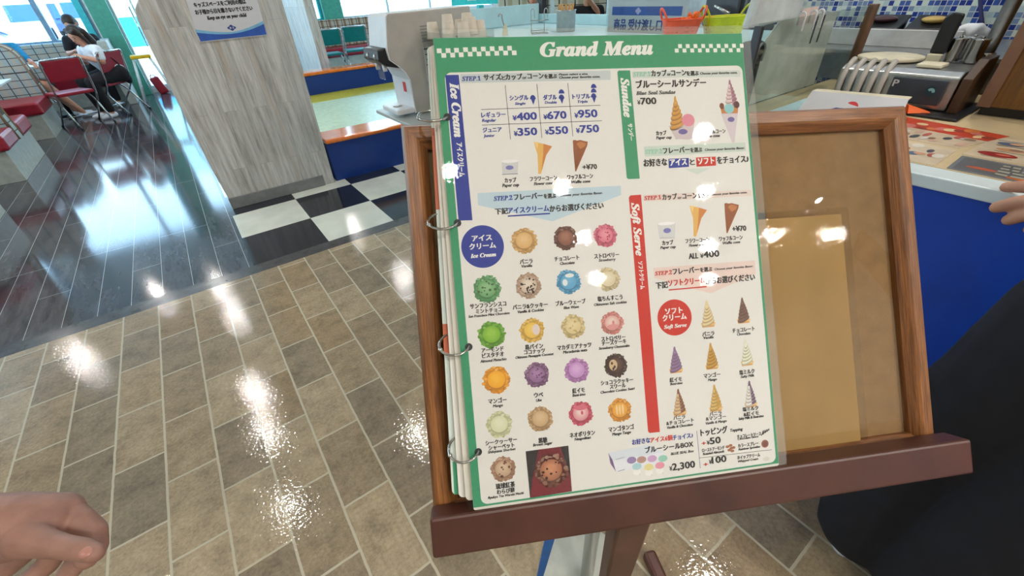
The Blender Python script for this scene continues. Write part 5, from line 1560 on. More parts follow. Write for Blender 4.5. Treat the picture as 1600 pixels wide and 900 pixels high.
MB().prism([(1.292, 1.86, 1.126), (1.318, 1.848, 1.126), (1.316, 1.849, 1.16), (1.306, 1.853, 1.175), (1.298, 1.857, 1.16)], (0.003, 0.006, 0)).build('blade', M['cream'], sp)
MB().tube([(1.304, 1.857, 1.165), (1.296, 1.86, 1.195)] + arc((1.29, 1.863, 1.20), (0.008, -0.003, 0), (0, 0, 0.012), 0, PI, 6), 0.0035, 8).build('handle', M['steel'], sp)

# the pick-up sign
ss = thing('pick_up_sign', 'white sign with blue band on the serving counter', 'sign', (1.5, 1.2, 1.125))
SA, SB = Vector((1.60, 1.495, 1.127)), Vector((1.615, 1.12, 1.127))
SE = (SB - SA).normalized()
SN = Vector((-SE.y, SE.x, 0))
if SN.x > 0:
    SN = -SN
SL = (SB - SA).length
def sgp(x, z, l):
    return SA + SE * x + Vector((0, 0, z)) + SN * l
SH = 0.123
MB().prism([sgp(0, 0, 0), sgp(SL, 0, 0), sgp(SL, SH, 0), sgp(0, SH, 0)], SN * -0.002).build('card', M['sign_paper'], ss)
MB().prism([sgp(-0.006, 0, 0.003), sgp(SL + 0.006, 0, 0.003), sgp(SL + 0.006, SH + 0.006, 0.003), sgp(-0.006, SH + 0.006, 0.003)], SN * 0.0015).build('clear_holder', M['acrylic'], ss)
MB().add([sgp(0.02, 0.062, 0.0006), sgp(SL - 0.02, 0.062, 0.0006), sgp(SL - 0.02, 0.092, 0.0006), sgp(0.02, 0.092, 0.0006)], [(0, 1, 2, 3)])
mb = MB()
mb.add([sgp(0.02, 0.062, 0.0006), sgp(SL - 0.02, 0.062, 0.0006), sgp(SL - 0.02, 0.092, 0.0006), sgp(0.02, 0.092, 0.0006)], [(0, 1, 2, 3)])
mb.build('blue_band', M['ink_blue'], ss)
mb = MB()
for rx, rz in ((0.014, 0.007), (0.008, 0.012)):
    mb.add([sgp(0.155 + rx * math.cos(2 * PI * k / 20), 0.077 + rz * math.sin(2 * PI * k / 20), 0.001 + rz * 0.02) for k in range(20)], [tuple(range(20))])
mb.build('round_emblem', plain('pale_violet_print', (176, 170, 214), 0.5), ss)
mb = MB()
put_text(mb, '商品 受け渡し口', 'j', 0.035, 0.013, 0.24, 0.036, 0, lambda x, y, l: sgp(x, y, 0.0008 + l * 0.01), 0.002)
mb.build('lettering', M['ink_deep'], ss)

# baskets of spoons
def basket(name, label, c, rot, mat_, L=0.13, W=0.085, H=0.062):
    t = thing(name, label, 'basket', (0, 0, 0), 'small plastic baskets')
    nseg = 40
    def ring(sx, sy, z):
        pts = []
        for k in range(nseg):
            a = 2 * PI * k / nseg
            ca, sa = math.cos(a), math.sin(a)
            pts.append(Vector((sx * math.copysign(abs(ca) ** 0.6, ca), sy * math.copysign(abs(sa) ** 0.6, sa), z)))
        return pts
    zs = [0.0, 0.012, 0.016, 0.024, 0.028, 0.036, 0.040, H - 0.006, H]
    rings = [ring(L / 2 * (0.78 + 0.22 * z / H), W / 2 * (0.78 + 0.22 * z / H), z) for z in zs]
    mb = MB()
    vs = [p for r in rings for p in r]
    fs = []
    for i in range(len(zs) - 1):
        for k in range(nseg):
            if i in (1, 3, 5) and k % 2 == 0:   # the open holes of the side
                continue
            fs.append((i * nseg + k, i * nseg + (k + 1) % nseg, (i + 1) * nseg + (k + 1) % nseg, (i + 1) * nseg + k))
    fs.append(tuple(range(nseg)))
    mb.add(vs, fs)
    o = mb.build('tub', mat_, t)
    sm = o.modifiers.new('wall', 'SOLIDIFY')
    sm.thickness = 0.002
    MB().tube(rings[-1], 0.0024, 6, closed=True).build('rim', mat_, t)
    for sx in (-1, 1):
        MB().tube(arc((sx * L * 0.46, 0, H - 0.002), (0, 0.030, 0), (sx * 0.016, 0, 0.036), 0, PI, 12), 0.0036, 8).build('handle', mat_, t)
    t.location = c
    t.rotation_euler = (0, 0, rot)
    return t
basket('plastic_basket', 'orange plastic basket full of orange spoons on the serving counter', (1.50, 1.055, 1.126), -0.62, M['basket_orange'])
basket('plastic_basket', 'lime yellow plastic basket right of the orange one', (1.635, 0.975, 1.126), -0.55, M['basket_yellow'], L=0.15)
def spoon(p, q, label, group):
    t = MB().tube([p, q], 0.003, 6)
    t.ball(q, (0.006, 0.006, 0.009), 8, 6)
    tag(t.build('plastic_spoon', M['straw_orange']), label, 'spoon', group)
for k in range(16):
    a = rs2.random() * 2 * PI
    r = 0.025 * rs2.random()
    p = Vector((1.50 + r * math.cos(a), 1.055 + r * math.sin(a), 1.132))
    spoon(p, p + Vector((0.02 * (rs2.random() - 0.2), -0.05 * rs2.random() - 0.005, 0.046 + 0.028 * rs2.random())), 'orange plastic spoon standing in the orange basket', 'spoons in the orange basket')
for k in range(6):
    p = Vector((1.59 + 0.012 * rs2.random(), 1.0 + 0.02 * rs2.random(), 1.134))
    spoon(p, p + Vector((0.02 * rs2.random(), 0.012, 0.046)), 'orange plastic spoon lying low in the lime yellow basket', 'spoons in the yellow basket')

# glass guard beside the till, with its brown post
gg = thing('glass_guard', 'upright glass guard with brown edge post between the counters', 'glass guard', (1.6, 0.66, 0.95))
MB().box(1.27, 1.965, 0.652, 0.660, 0.952, 1.20).build('front_pane', M['guard_glass'], gg)
MB().box(1.965, 1.985, 0.640, 0.668, 0.952, 1.203).build('edge_post', M['brown_trim'], gg, bevel=0.002)
gr = MB()
gr.box(1.262, 1.274, 0.645, 0.667, 0.952, 1.195)
gr.build('left_clip', M['dark_steel'], gg, bevel=0.002)
for x in (1.49, 1.555, 1.60):
    MB().tube([(x, 0.648, 1.165), (x, 0.648, 1.203)] + arc((x, 0.656, 1.203), (0, -0.008, 0), (0, 0, 0.008), 0, PI, 6)[1:] + [(x, 0.664, 1.18)], 0.0025, 6).build('hook', M['white_plastic'], gg)
pb = MB()
pb.prism([(1.30, 0.70, 1.185), (1.58, 0.70, 1.19), (1.56, 0.70, 1.46), (1.36, 0.70, 1.46)], (0, 0.025, 0))
tag(pb.build('plastic_bag', M['bag'], bevel=0.008), 'clear plastic bag hanging above the left end of the glass guard', 'bag')
pc = MB()
pc.prism([(1.55, 0.69, 1.17), (1.66, 0.69, 1.172), (1.655, 0.69, 1.215), (1.56, 0.69, 1.215)], (0, 0.002, 0))
tag(pc.build('paper_note', plain('pale_pink_paper', (226, 206, 202), 0.7)), 'pale paper note hung over the top of the glass guard', 'note')
tag(MB().box(1.20, 1.66, 0.545, 0.645, 0.9505, 0.962).build('reflection_slab', M['pale_panel'], bevel=0.004), 'added pale aqua slab imitating the reflection at the foot of the glass guard', 'tray')  # added slab, its colour stands in for the pale cyan reflection in the glass
# things behind the guard
bk = thing('steel_fixture', 'dark steel fixture standing left behind the glass guard', 'fixture', (1.365, 0.71, 0.95))
MB().box(1.335, 1.395, 0.69, 0.735, 0.952, 1.15).build('housing', M['dark_steel'], bk, bevel=0.01)
MB().tube([(1.345, 0.688, 1.10)] + arc((1.365, 0.685, 1.125), (-0.02, 0, 0), (0, 0, 0.02), -0.6, PI + 0.6, 10) + [(1.385, 0.688, 1.10)], 0.004, 8).build('latch', M['steel'], bk)
ib = thing('grey_back_board', 'grey green board standing behind the glass guard', 'board', (1.9, 0.8, 0.95))
MB().prism([(1.40, 0.746, 0.952), (1.95, 0.746, 0.952), (1.95, 0.746, 1.185), (1.56, 0.746, 1.19), (1.40, 0.746, 1.06)], (0, 0.002, 0)).build('panel', plain('grey_green_board', (214, 218, 212), 0.5), ib)
sl2 = MB()
sl2.box(1.80, 1.806, 0.7435, 0.7455, 1.10, 1.18)
sl2.box(1.85, 1.856, 0.7435, 0.7455, 1.10, 1.18)
sl2.build('slots', M['dark_steel'], ib)

# till counter with blue front and white edge
CX = 1.18
tc_ = thing('till_counter', 'till counter with bright blue front and white edge at the right', 'counter', (1.45, -0.6, 0))
MB().box(CX, 1.245, -3.2, 0.745, 0.923, 0.9495).build('white_edge', M['counter_white'], tc_, bevel=0.003)
MB().box(1.246, 2.25, -3.2, 0.745, 0.923, 0.9495).build('worktop', M['beige_top'], tc_)
MB().box(CX + 0.012, 2.2, -3.18, 0.73, 0.0, 0.9225).build('blue_front', M['counter_blue'], tc_)
# menu mats under clear plastic on the counter
def mat_sheet(name, label, quad, colr, cells):
    t = thing(name, label, 'menu sheet', (sum(q[0] for q in quad) / 4, sum(q[1] for q in quad) / 4, 0.95), 'menu sheets lying on the till counter')
    Q = [Vector((q[0], q[1], 0.9498)) for q in quad]
    MB().prism(Q, (0, 0, 0.0006)).build('sheet', plain('sheet_' + name, colr, 0.3, vary=0.06), t)
    def pt(s, r, l):
        return Q[0] * (1 - s) * (1 - r) + Q[1] * s * (1 - r) + Q[2] * s * r + Q[3] * (1 - s) * r + Vector((0, 0, 0.0007 + l * 0.00002))
    mb, inks = MB(), []
    for i, (kind, s, r, w, h, c) in enumerate(cells):
        if c not in inks:
            inks.append(c)
        mb.mi = inks.index(c)
        if kind == 'r':
            mb.add([pt(s, r, i), pt(s + w, r, i), pt(s + w, r + h, i), pt(s, r + h, i)], [(0, 1, 2, 3)])
        elif kind == 'e':
            mb.add([pt(s + w * math.cos(2 * PI * k / 18), r + h * math.sin(2 * PI * k / 18), i) for k in range(18)], [tuple(range(18))])
    mb.build('print', [plain('sheet_ink', c, 0.35) for c in inks], t)
R = random.Random(11)
RED, PINK, GRY, WHT, ORG, BLU = (190, 66, 44), (206, 120, 110), (70, 76, 84), (214, 208, 196), (210, 110, 50), (86, 104, 132)
cells = [('r', 0.0, 0.55, 1.0, 0.45, RED)]
DISH = [(206, 118, 60), PINK, (226, 196, 150), (150, 60, 50), (196, 150, 96), (90, 84, 88)]
for k in range(16):
    cells.append(('e', 0.05 + 0.06 * k, 0.60 + 0.30 * R.random(), 0.035 + 0.02 * R.random(), 0.05 + 0.06 * R.random(), DISH[k % 4]))
for k in range(22):
    cells.append(('e', 0.04 + 0.043 * k, 0.10 + 0.40 * R.random(), 0.02 + 0.03 * R.random(), 0.04 + 0.06 * R.random(), [(150, 122, 100), (206, 170, 150), GRY, (190, 90, 84), WHT][k % 5]))
mat_sheet('red_menu_sheet', 'red-topped menu sheet at the back of the till counter', [(1.42, 0.42), (1.42, 0.19), (1.60, 0.14), (1.66, 0.42)], (204, 186, 160), cells)
cells = [('r', 0.03, 0.84, 0.5, 0.05, (150, 146, 138)), ('r', 0.60, 0.06, 0.36, 0.10, RED)]
for k in range(12):
    sx_, rx_ = 0.10 + 0.25 * (k % 4) + 0.05 * R.random(), 0.22 + 0.26 * (k // 4)
    cells.append(('e', sx_, rx_, 0.05 + 0.03 * R.random(), 0.06 + 0.04 * R.random(), [(150, 40, 44), (96, 80, 84), (190, 70, 60), BLU, (200, 150, 110)][k % 5]))
    cells.append(('e', sx_ + 0.02, rx_ + 0.02, 0.03, 0.035, [(206, 110, 90), (140, 110, 100), (226, 170, 120)][k % 3]))
    cells.append(('r', sx_ - 0.05, rx_ - 0.12, 0.12, 0.02, (120, 116, 110)))
mat_sheet('picture_menu_sheet', 'cream menu sheet with red dishes on the till counter', [(1.375, 0.175), (1.375, -0.25), (1.575, -0.25), (1.575, 0.16)], (206, 190, 164), cells)
cells = [('r', 0.02, 0.06, 0.96, 0.86, (98, 104, 110))]
cells += [('e', 0.13, 0.36, 0.07, 0.07, (196, 96, 70)), ('e', 0.30, 0.16, 0.06, 0.07, ORG), ('r', 0.48, 0.08, 0.30, 0.10, (206, 170, 110))]
mat_sheet('grey_menu_sheet', 'grey menu sheet with pale lettering at the front edge of the till counter', [(1.252, 0.17), (1.252, -0.19), (1.365, -0.19), (1.365, 0.172)], (120, 126, 132), cells)
cells = []
for k in range(18):
    cells.append(('e', 0.08 + 0.05 * k, 0.12 + 0.76 * R.random(), 0.03 + 0.03 * R.random(), 0.06 + 0.07 * R.random(), [(80, 76, 84), (170, 84, 64), WHT, BLU, (206, 150, 120)][k % 5]))
mat_sheet('small_menu_sheet', 'small menu sheet beside the right rail of the menu stand', [(1.252, 0.40), (1.252, 0.19), (1.40, 0.19), (1.40, 0.40)], (204, 188, 162), cells)
# pale strokes of lettering on the grey sheet
tm = MB()
for j in range(4):
    y = 0.10
    while y > -0.15:
        L = 0.008 + 0.012 * R.random()
        x = 1.345 - 0.021 * j
        tm.add([(x, y, 0.9512), (x, y - L, 0.9512), (x - 0.009 - 0.004 * R.random(), y - L, 0.9512), (x - 0.011, y, 0.9512)], [(0, 1, 2, 3)])
        y -= L + 0.004
gm = [o for o in COL.objects if o.name == 'grey_menu_sheet'][0]
tm.build('pale_lettering', plain('pale_lettering', (168, 166, 152), 0.4), gm)

# price card with emblem
pcx = thing('tent_card', 'white tent card with round emblem behind the right end of the board', 'card', (1.45, 0.45, 0.95))
A0, A1 = Vector((1.39, 0.56, 0.9505)), Vector((1.43, 0.325, 0.9505))
B0, B1 = Vector((1.43, 0.545, 1.03)), Vector((1.47, 0.335, 1.03))
nn = (A1 - A0).cross(B0 - A0).normalized()
if nn.x > 0:
    nn = -nn
MB().prism([A0, A1, B1, B0], nn * -0.003).build('front_face', M['sign_paper'], pcx)
MB().prism([B0, B1, B1 + Vector((0.045, 0.006, -0.002)), B0 + Vector((0.045, 0.006, -0.002))], (0, 0, -0.003)).build('folded_top', M['cream'], pcx)
def cpt(s, r, l):
    return A0 * (1 - s) * (1 - r) + A1 * s * (1 - r) + B1 * s * r + B0 * (1 - s) * r + nn * l
mb = MB()
mb.add([cpt(0.50 + 0.075 * math.cos(2 * PI * k / 20), 0.60 + 0.20 * math.sin(2 * PI * k / 20), 0.0006) for k in range(20)], [tuple(range(20))])
mb.build('red_disc', M['ink_red'], pcx)
mb = MB()
mb.add([cpt(0.30, 0.30, 0.001), cpt(0.56, 0.30, 0.001), cpt(0.56, 0.52, 0.001), cpt(0.50, 0.58, 0.001), cpt(0.36, 0.58, 0.001), cpt(0.30, 0.50, 0.001)], [tuple(range(6))])
mb.build('blue_band', M['ink_deep'], pcx)
mb = MB()
put_text(mb, 'BLUE', 'n', 0.325, 0.39, 0.21, 0.11, 0, lambda x, y, l: cpt(x, y, 0.0014 + l * 0.01), 0.006)
mb.build('lettering', M['sign_paper'], pcx)

# chilled topping case: ribs, dark panel, steel deck and back
mc = thing('topping_case', 'steel topping case with dark panel and ribbed front on the till counter', 'machine', (1.9, 0.45, 0.95))
MB().prism([(1.735, 0.60, 0.958), (1.735, 0.60, 1.045), (1.76, 0.60, 1.056), (2.06, 0.60, 1.056), (2.06, 0.60, 0.958)], (0, -0.295, 0)).build('cabinet', M['steel'], mc, bevel=0.004)
MB().prism([(1.728, 0.452, 0.972), (1.731, 0.452, 1.036), (1.731, 0.325, 1.036), (1.728, 0.325, 0.972)], (-0.006, 0, 0)).build('dark_panel', plain('dark_grey_panel', (52, 58, 68), 0.35), mc, bevel=0.002)
mb = MB()
mb.add([(1.7195, 0.352 + 0.013 * math.cos(2 * PI * k / 24), 1.008 + 0.013 * math.sin(2 * PI * k / 24)) for k in range(24)], [tuple(reversed(range(24)))])
mb.build('round_badge', plain('dark_teal_badge', (24, 60, 74), 0.3), mc)
mb = MB()
mb.add([(1.719, 0.352 + 0.009 * math.cos(a), 1.008 + 0.009 * math.sin(a)) for a in [PI * 0.15 + PI * 0.9 * k / 10 for k in range(11)]] + [(1.719, 0.352 + 0.003 * math.cos(a), 1.006 + 0.004 * math.sin(a)) for a in [PI * 1.05 - PI * 0.9 * k / 10 for k in range(11)]], [tuple(range(22))])
mb.build('badge_mark', plain('pale_teal_mark', (126, 182, 186), 0.3), mc)
mb = MB()
put_text(mb, 'P', 'n', 0, 0, 0.013, 0.018, 0, lambda x, y, l: (1.7192 - l * 0.02, 0.446 - x, 1.012 + y), 0.001)
mb.build('letter', M['sign_paper'], mc)
for k in range(5):
    y = 0.585 - 0.027 * k
    pth = bez((1.725, y, 0.965), (1.715, y, 1.045), (1.775, y, 1.068), 8)
    MB().tube(pth, 0.0085, 8).build('rib', M['grey_plastic'], mc)
MB().prism([(1.728, 0.30, 0.957), (1.728, 0.30, 1.045), (1.80, 0.30, 1.085), (1.90, 0.30, 1.085), (1.90, 0.30, 0.957)], (0, -0.022, 0)).build('side_panel', plain('dark_brown_panel', (66, 44, 26), 0.35), mc, bevel=0.002)
MB().box(1.665, 1.92, 0.256, 0.62, 0.9505, 0.957).build('base_tray', M['black_plastic'], mc, bevel=0.003)
dk = thing('steel_worktop', 'steel rear worktop with splash back under the mosaic', 'worktop', (2.3, 0.6, 0.95))
MB().box(2.075, 2.59, 0.28, 0.98, 1.04, 1.056).build('deck', M['steel'], dk, bevel=0.003)
MB().box(2.10, 2.58, 0.30, 0.96, 0.951, 1.039).build('body', M['steel'], dk)
MB().box(2.20, 2.216, 0.44, 0.98, 1.0565, 1.112).build('splash_back', plain('bright_steel_sheet', (206, 208, 208), 0.45, metal=0.15), dk, bevel=0.002)
pt_ = MB().lathe([(0.075, 0.0), (0.086, 0.003), (0.088, 0.010), (0.083, 0.012), (0.0, 0.012)], 36)
o = tag(pt_.build('round_plate', M['cream']), 'round beige board lying on the steel topping case', 'plate')
o.location = (1.885, 0.525, 1.0575)
ba = MB().box(1.775, 1.84, 0.365, 0.425, 1.0575, 1.067)
tag(ba.build('cutting_block', M['cream'], bevel=0.003), 'small cream block lying before the steel canisters', 'block')
br_ = thing('pastry_brush', 'black-handled brush with cream bristles standing on the steel case', 'brush', (1.92, 0.47, 1.0575))
BM = Matrix.Translation((1.897, 0.418, 1.0575))
MB(BM).box(-0.012, 0.012, -0.018, 0.018, 0.0, 0.022).build('bristles', M['cream'], br_, bevel=0.003)
MB(BM).prism([(0, -0.019, 0.022), (0, 0.019, 0.022), (0, 0.021, 0.115), (0, 0.006, 0.128), (0, -0.021, 0.124)], (0.018, 0, 0)).build('handle', M['black_plastic'], br_, bevel=0.005)
for k, (x, y, lb) in enumerate(((1.925, 0.385, 'steel canister next to the black brush, left of three'), (1.965, 0.362, 'middle steel canister of three behind the dark panel'), (1.925, 0.336, 'steel canister nearest the brown panel, right of three'))):
    t = thing('steel_canister', lb, 'canister', (x, y, 1.0575), 'steel canisters on the topping case')
    MB().lathe([(0.018, 1.058), (0.019, 1.06), (0.019, 1.115), (0.0205, 1.117), (0.0205, 1.120), (0.0, 1.120)], 20, (x, y, 0)).build('can', M['chrome'], t)
    MB().ball((x, y, 1.123), (0.005, 0.005, 0.004), 10, 6).build('lid_knob', M['chrome'], t)
for x0, y0, lb in ((2.20, 0.70, 'dark tray of toppings, left of two above the splash back'), (2.20, 0.55, 'dark tray holding a brass lid, right of two above the splash back')):
    t = thing('topping_tray', lb, 'tray', (x0 + 0.1, y0, 1.146), 'dark topping trays')
    MB().prism([(2.222, y0 - 0.065, 1.113), (2.222, y0 + 0.065, 1.113), (2.33, y0 + 0.065, 1.150), (2.33, y0 - 0.065, 1.150)], (0.004, 0, -0.008)).build('tray', M['black_plastic'], t, bevel=0.003)
    MB().ball((2.28, y0, 1.138), (0.032, 0.04, 0.012), 14, 8).build('contents', plain('dark_red_topping' if y0 > 0.6 else 'brass_lid', (70, 40, 44) if y0 > 0.6 else (190, 160, 90), 0.3), t)
    MB().box(2.31, 2.325, y0 - 0.06, y0 + 0.06, 1.057, 1.142).build('stand', M['dark_steel'], t)
cl = MB()
for k in range(8):
    cl.ball((2.26 + 0.02 * R.random(), 0.40 + 0.010 * k, 1.10 + 0.02 * R.random()), (0.02, 0.018, 0.018), 8, 6)
tag(cl.build('kitchen_cloth', M['white_cloth'], fuse=0.006, smooth=5), 'white cloth behind the black-handled brush', 'cloth')
og = MB().prism([(1.655, 0.365, 0.958), (1.70, 0.325, 0.958), (1.66, 0.372, 0.978)], (0.02, 0.012, 0))
tag(og.build('orange_wedge', plain('orange_paper', (244, 104, 30), 0.5)), 'orange folded paper wedge beside the tent card', 'paper')
# tall brown cabinet and pipes at the right
bc = thing('brown_cabinet', 'tall brown veneer cabinet at the right end of the till counter', 'cabinet', (1.95, -1.2, 0.95))
MB().box(1.78, 2.25, -2.6, 0.252, 0.975, 2.3).build('carcass', M['brown_panel'], bc, bevel=0.002)
MB().box(1.80, 2.24, -2.58, 0.245, 0.9505, 0.974).build('plinth', M['black_plastic'], bc)
MB().box(1.770, 1.779, 0.225, 0.252, 0.975, 2.3).build('edge_strip', M['brown_trim'], bc)
for k in range(4):
    x = 2.02 + 0.10 * k
    t = thing('steel_pipe', ['steel pipe nearest the brown cabinet edge', 'second steel pipe from the brown cabinet edge', 'third steel pipe from the brown cabinet edge', 'steel pipe closest to the mosaic wall'][k], 'pipe', (x, 0.325 + 0.02 * k, 1.06), 'vertical steel pipes by the cabinet')
    MB().lathe([(0.014, 1.057), (0.014, 2.0)], 14, (x, 0.325 + 0.020 * k, 0)).build('pipe', M['steel'], t)
    MB().lathe([(0.019, 1.057), (0.019, 1.075)], 14, (x, 0.325 + 0.020 * k, 0)).build('collar', M['chrome'], t)
cd = MB().tube(bez((2.52, 0.62, 1.6), (2.50, 0.56, 1.25), (2.42, 0.41, 1.06), 14), 0.006, 8)
tag(cd.build('cable', plain('dark_blue_cable', (28, 34, 92), 0.5)), 'dark blue cable hanging in front of the mosaic', 'cable')
# appliance seen over the yellow basket
ap = thing('steel_appliance', 'steel kitchen appliance behind the lime yellow basket', 'appliance', (2.2, 1.35, 0))
MB().box(2.15, 2.5, 1.22, 1.52, 0.0, 1.10).build('body', M['steel'], ap, bevel=0.006)
MB().box(2.18, 2.45, 1.24, 1.42, 1.101, 1.26).build('head', M['dark_steel'], ap, bevel=0.012)
MB().tube([(2.20, 1.22, 1.11), (2.20, 1.22, 1.40)], 0.012, 10).build('column', M['steel'], ap)
MB().tube([(2.14, 1.26, 1.16), (2.14, 1.34, 1.19)], 0.008, 8).build('lever', M['chrome'], ap)

# ------------------------------------------------------------------ people
def seated(label, loc, rotz, shirt, pants, skin, sleeves='short', head_turn=0.0, nod=0.0, lean=0.10, hands=None, knees=None, feet=None, shoes=None, slump=0.0, elbows=None, bare_legs=False, long_hair=False, hair_mat=None, print_on=None, voxel=0.011):
    """a sitting figure, +y is the way the body faces"""
    t = thing('person', label, 'person', loc, None, rotz)
    RZ = Matrix.Translation(loc) @ Matrix.Rotation(rotz, 4, 'Z')
    hip = Vector((0, -0.02, 0.54))
    chest = Vector((0, lean * 0.7, 0.84 - slump * 0.5))
    neck = Vector((0, lean, 1.02 - slump))
    head = Vector((0, lean + 0.05, 1.17 - slump))
    hands = hands or [(-0.10, 0.34, 0.78), (0.10, 0.34, 0.78)]
    knees = knees or [(-0.11, 0.40, 0.49), (0.11, 0.40, 0.49)]
    feet = feet or [(-0.10, 0.36, 0.07), (0.10, 0.36, 0.07)]
    sh = [Vector((s * 0.165, lean * 0.95, 0.965 - slump * 0.8)) for s in (-1, 1)]
    elb = []
    for s, h, q in zip((-1, 1), hands, sh):
        m = (q + Vector(h)) / 2
        elb.append(m + Vector((s * 0.09, -0.06, -0.11)))
    if elbows:
        elb = [Vector(q) for q in elbows]
    HM = Matrix.Translation(head) @ Matrix.Rotation(head_turn, 4, 'Z') @ Matrix.Rotation(-nod, 4, 'X')
    def P(v, r):
        v = Vector(v)
        return (v.x, v.y, v.z, r)
    # body: one fused surface
    b = MB()
    b.limb([P(hip, 0.125), P((0, lean * 0.4, 0.70), 0.115), P(chest, 0.125), P((0, lean * 0.9, 0.93 - slump * 0.8), 0.10), P(neck, 0.05), P(head - Vector((0, 0.0, 0.06)), 0.048)])
    b.limb([P(sh[0], 0.055), P((0, lean * 0.95, 0.95 - slump * 0.8), 0.075), P(sh[1], 0.055)])
    for i in (0, 1):
        b.limb([P(sh[i], 0.052), P(elb[i], 0.040), P(hands[i], 0.026)])
        hx = Vector(hands[i])
        dirn = (hx - elb[i]).normalized()
        side = dirn.cross(Vector((0, 0, 1))).normalized()
        b.limb([P(hx, 0.026), P(hx + dirn * 0.055, 0.030)])
        for k in range(4):
            f0 = hx + dirn * 0.065 + side * (0.012 * (k - 1.5))
            b.limb([P(f0, 0.0095), P(f0 + dirn * 0.035 - Vector((0, 0, 0.010)), 0.0085), P(f0 + dirn * 0.050 - Vector((0, 0, 0.034)), 0.0075)])
        b.limb([P(hx + dirn * 0.02 + side * 0.028, 0.011), P(hx + dirn * 0.06 + side * 0.045, 0.009)])
        b.limb([P((Vector((-0.085 if i == 0 else 0.085, 0.0, 0.53))), 0.092), P(knees[i], 0.060), P(feet[i], 0.036)])
    b2 = MB(HM)
    b2.ball((0, 0.005, 0.02), (0.074, 0.092, 0.102), 20, 14)
    b2.ball((0, 0.042, -0.045), (0.052, 0.050, 0.058), 16, 10)
    b2.ball((0, 0.100, -0.012), (0.012, 0.016, 0.018), 10, 8)
    b2.ball((0, 0.086, -0.052), (0.024, 0.012, 0.010), 10, 8)
    for s in (-1, 1):
        b2.ball((s * 0.076, -0.005, 0.0), (0.012, 0.020, 0.030), 10, 8)
    b.add(b2.v, b2.f, True)
    def fin(mb, name, mat, parent=t, **kw):
        o = mb.build(name, mat, None, **kw)
        o.parent = parent
        return o
    body = fin(b, 'body', skin, fuse=voxel * 0.72, smooth=4)
    e = MB(HM)
    for s in (-1, 1):
        e.ball((s * 0.030, 0.085, 0.012), (0.013, 0.008, 0.005), 10, 6)
        e.ball((s * 0.031, 0.088, 0.034), (0.018, 0.006, 0.004), 10, 6)
    fin(e, 'eyes', M['ink_black'])
    lip = MB(HM)
    lip.ball((0, 0.095, -0.052), (0.020, 0.007, 0.006), 10, 6)
    fin(lip, 'lips', plain('lips', (170, 84, 80), 0.5))
    # clothes
    c = MB()
    c.limb([P(hip + Vector((0, 0, 0.03)), 0.142), P((0, lean * 0.4, 0.70), 0.130), P(chest, 0.138), P((0, lean * 0.9, 0.935 - slump * 0.8), 0.105)])
    c.limb([P(sh[0], 0.066), P((0, lean * 0.95, 0.955 - slump * 0.8), 0.080), P(sh[1], 0.066)])
    for i in (0, 1):
        end = elb[i] if sleeves == 'long' else sh[i] * 0.35 + elb[i] * 0.65
        c.limb([P(sh[i], 0.066), P(end, 0.060)])
        if sleeves == 'long':
            c.limb([P(elb[i], 0.054), P(Vector(hands[i]) * 0.85 + elb[i] * 0.15, 0.038)])
    fin(c, 'shirt', shirt, fuse=voxel, smooth=5)
    p = MB()
    p.limb([P((-0.085, -0.02, 0.54), 0.118), P((0.085, -0.02, 0.54), 0.118)])
    for i in (0, 1):
        s = -1 if i == 0 else 1
        if bare_legs:
            p.limb([P((s * 0.085, 0.0, 0.54), 0.108), P(Vector(knees[i]) * 0.75 + Vector((s * 0.085, 0, 0.54)) * 0.25, 0.085)])
        else:
            p.limb([P((s * 0.085, 0.0, 0.54), 0.108), P(knees[i], 0.078), P(Vector(feet[i]) + Vector((0, 0, 0.05)), 0.056)])
    fin(p, 'trousers', pants, fuse=voxel, smooth=5)
    hr = MB(HM)
    hr.ball((0, -0.012, 0.045), (0.086, 0.100, 0.088), 18, 12)
    hr.ball((0, -0.045, 0.0), (0.082, 0.070, 0.090), 16, 10)
    if long_hair:
        for s in (-1, 1):
            hr.limb([(s * 0.055, 0.020, 0.085, 0.035), (s * 0.082, 0.018, 0.02, 0.026), (s * 0.088, 0.022, -0.08, 0.022), (s * 0.085, 0.03, -0.17, 0.012)])
        hr.limb([(0, -0.075, 0.03, 0.06), (0, -0.09, -0.10, 0.06), (0, -0.085, -0.22, 0.035)])
        hr.limb([(-0.05, -0.07, 0.0, 0.05), (-0.055, -0.07, -0.14, 0.045)])
        hr.limb([(0.05, -0.07, 0.0, 0.05), (0.055, -0.07, -0.14, 0.045)])
    fin(hr, 'hair', hair_mat or M['hair'], fuse=voxel * 0.8, smooth=3)
    for i in (0, 1):
        so = MB()
        f = Vector(feet[i])
        so.limb([P((f.x, f.y - 0.03, 0.040), 0.038), P((f.x, f.y + 0.06, 0.036), 0.035), P((f.x, f.y + 0.145, 0.030), 0.029)])
        fin(so, 'shoe', shoes or M['shoe_white'], fuse=0.008, smooth=3)
    if print_on:
        pm = MB()
        pm.ball((0, chest.y + 0.125, 0.82), (0.05, 0.012, 0.06), 14, 8)
        fin(pm, 'shirt_print', print_on)
    return t

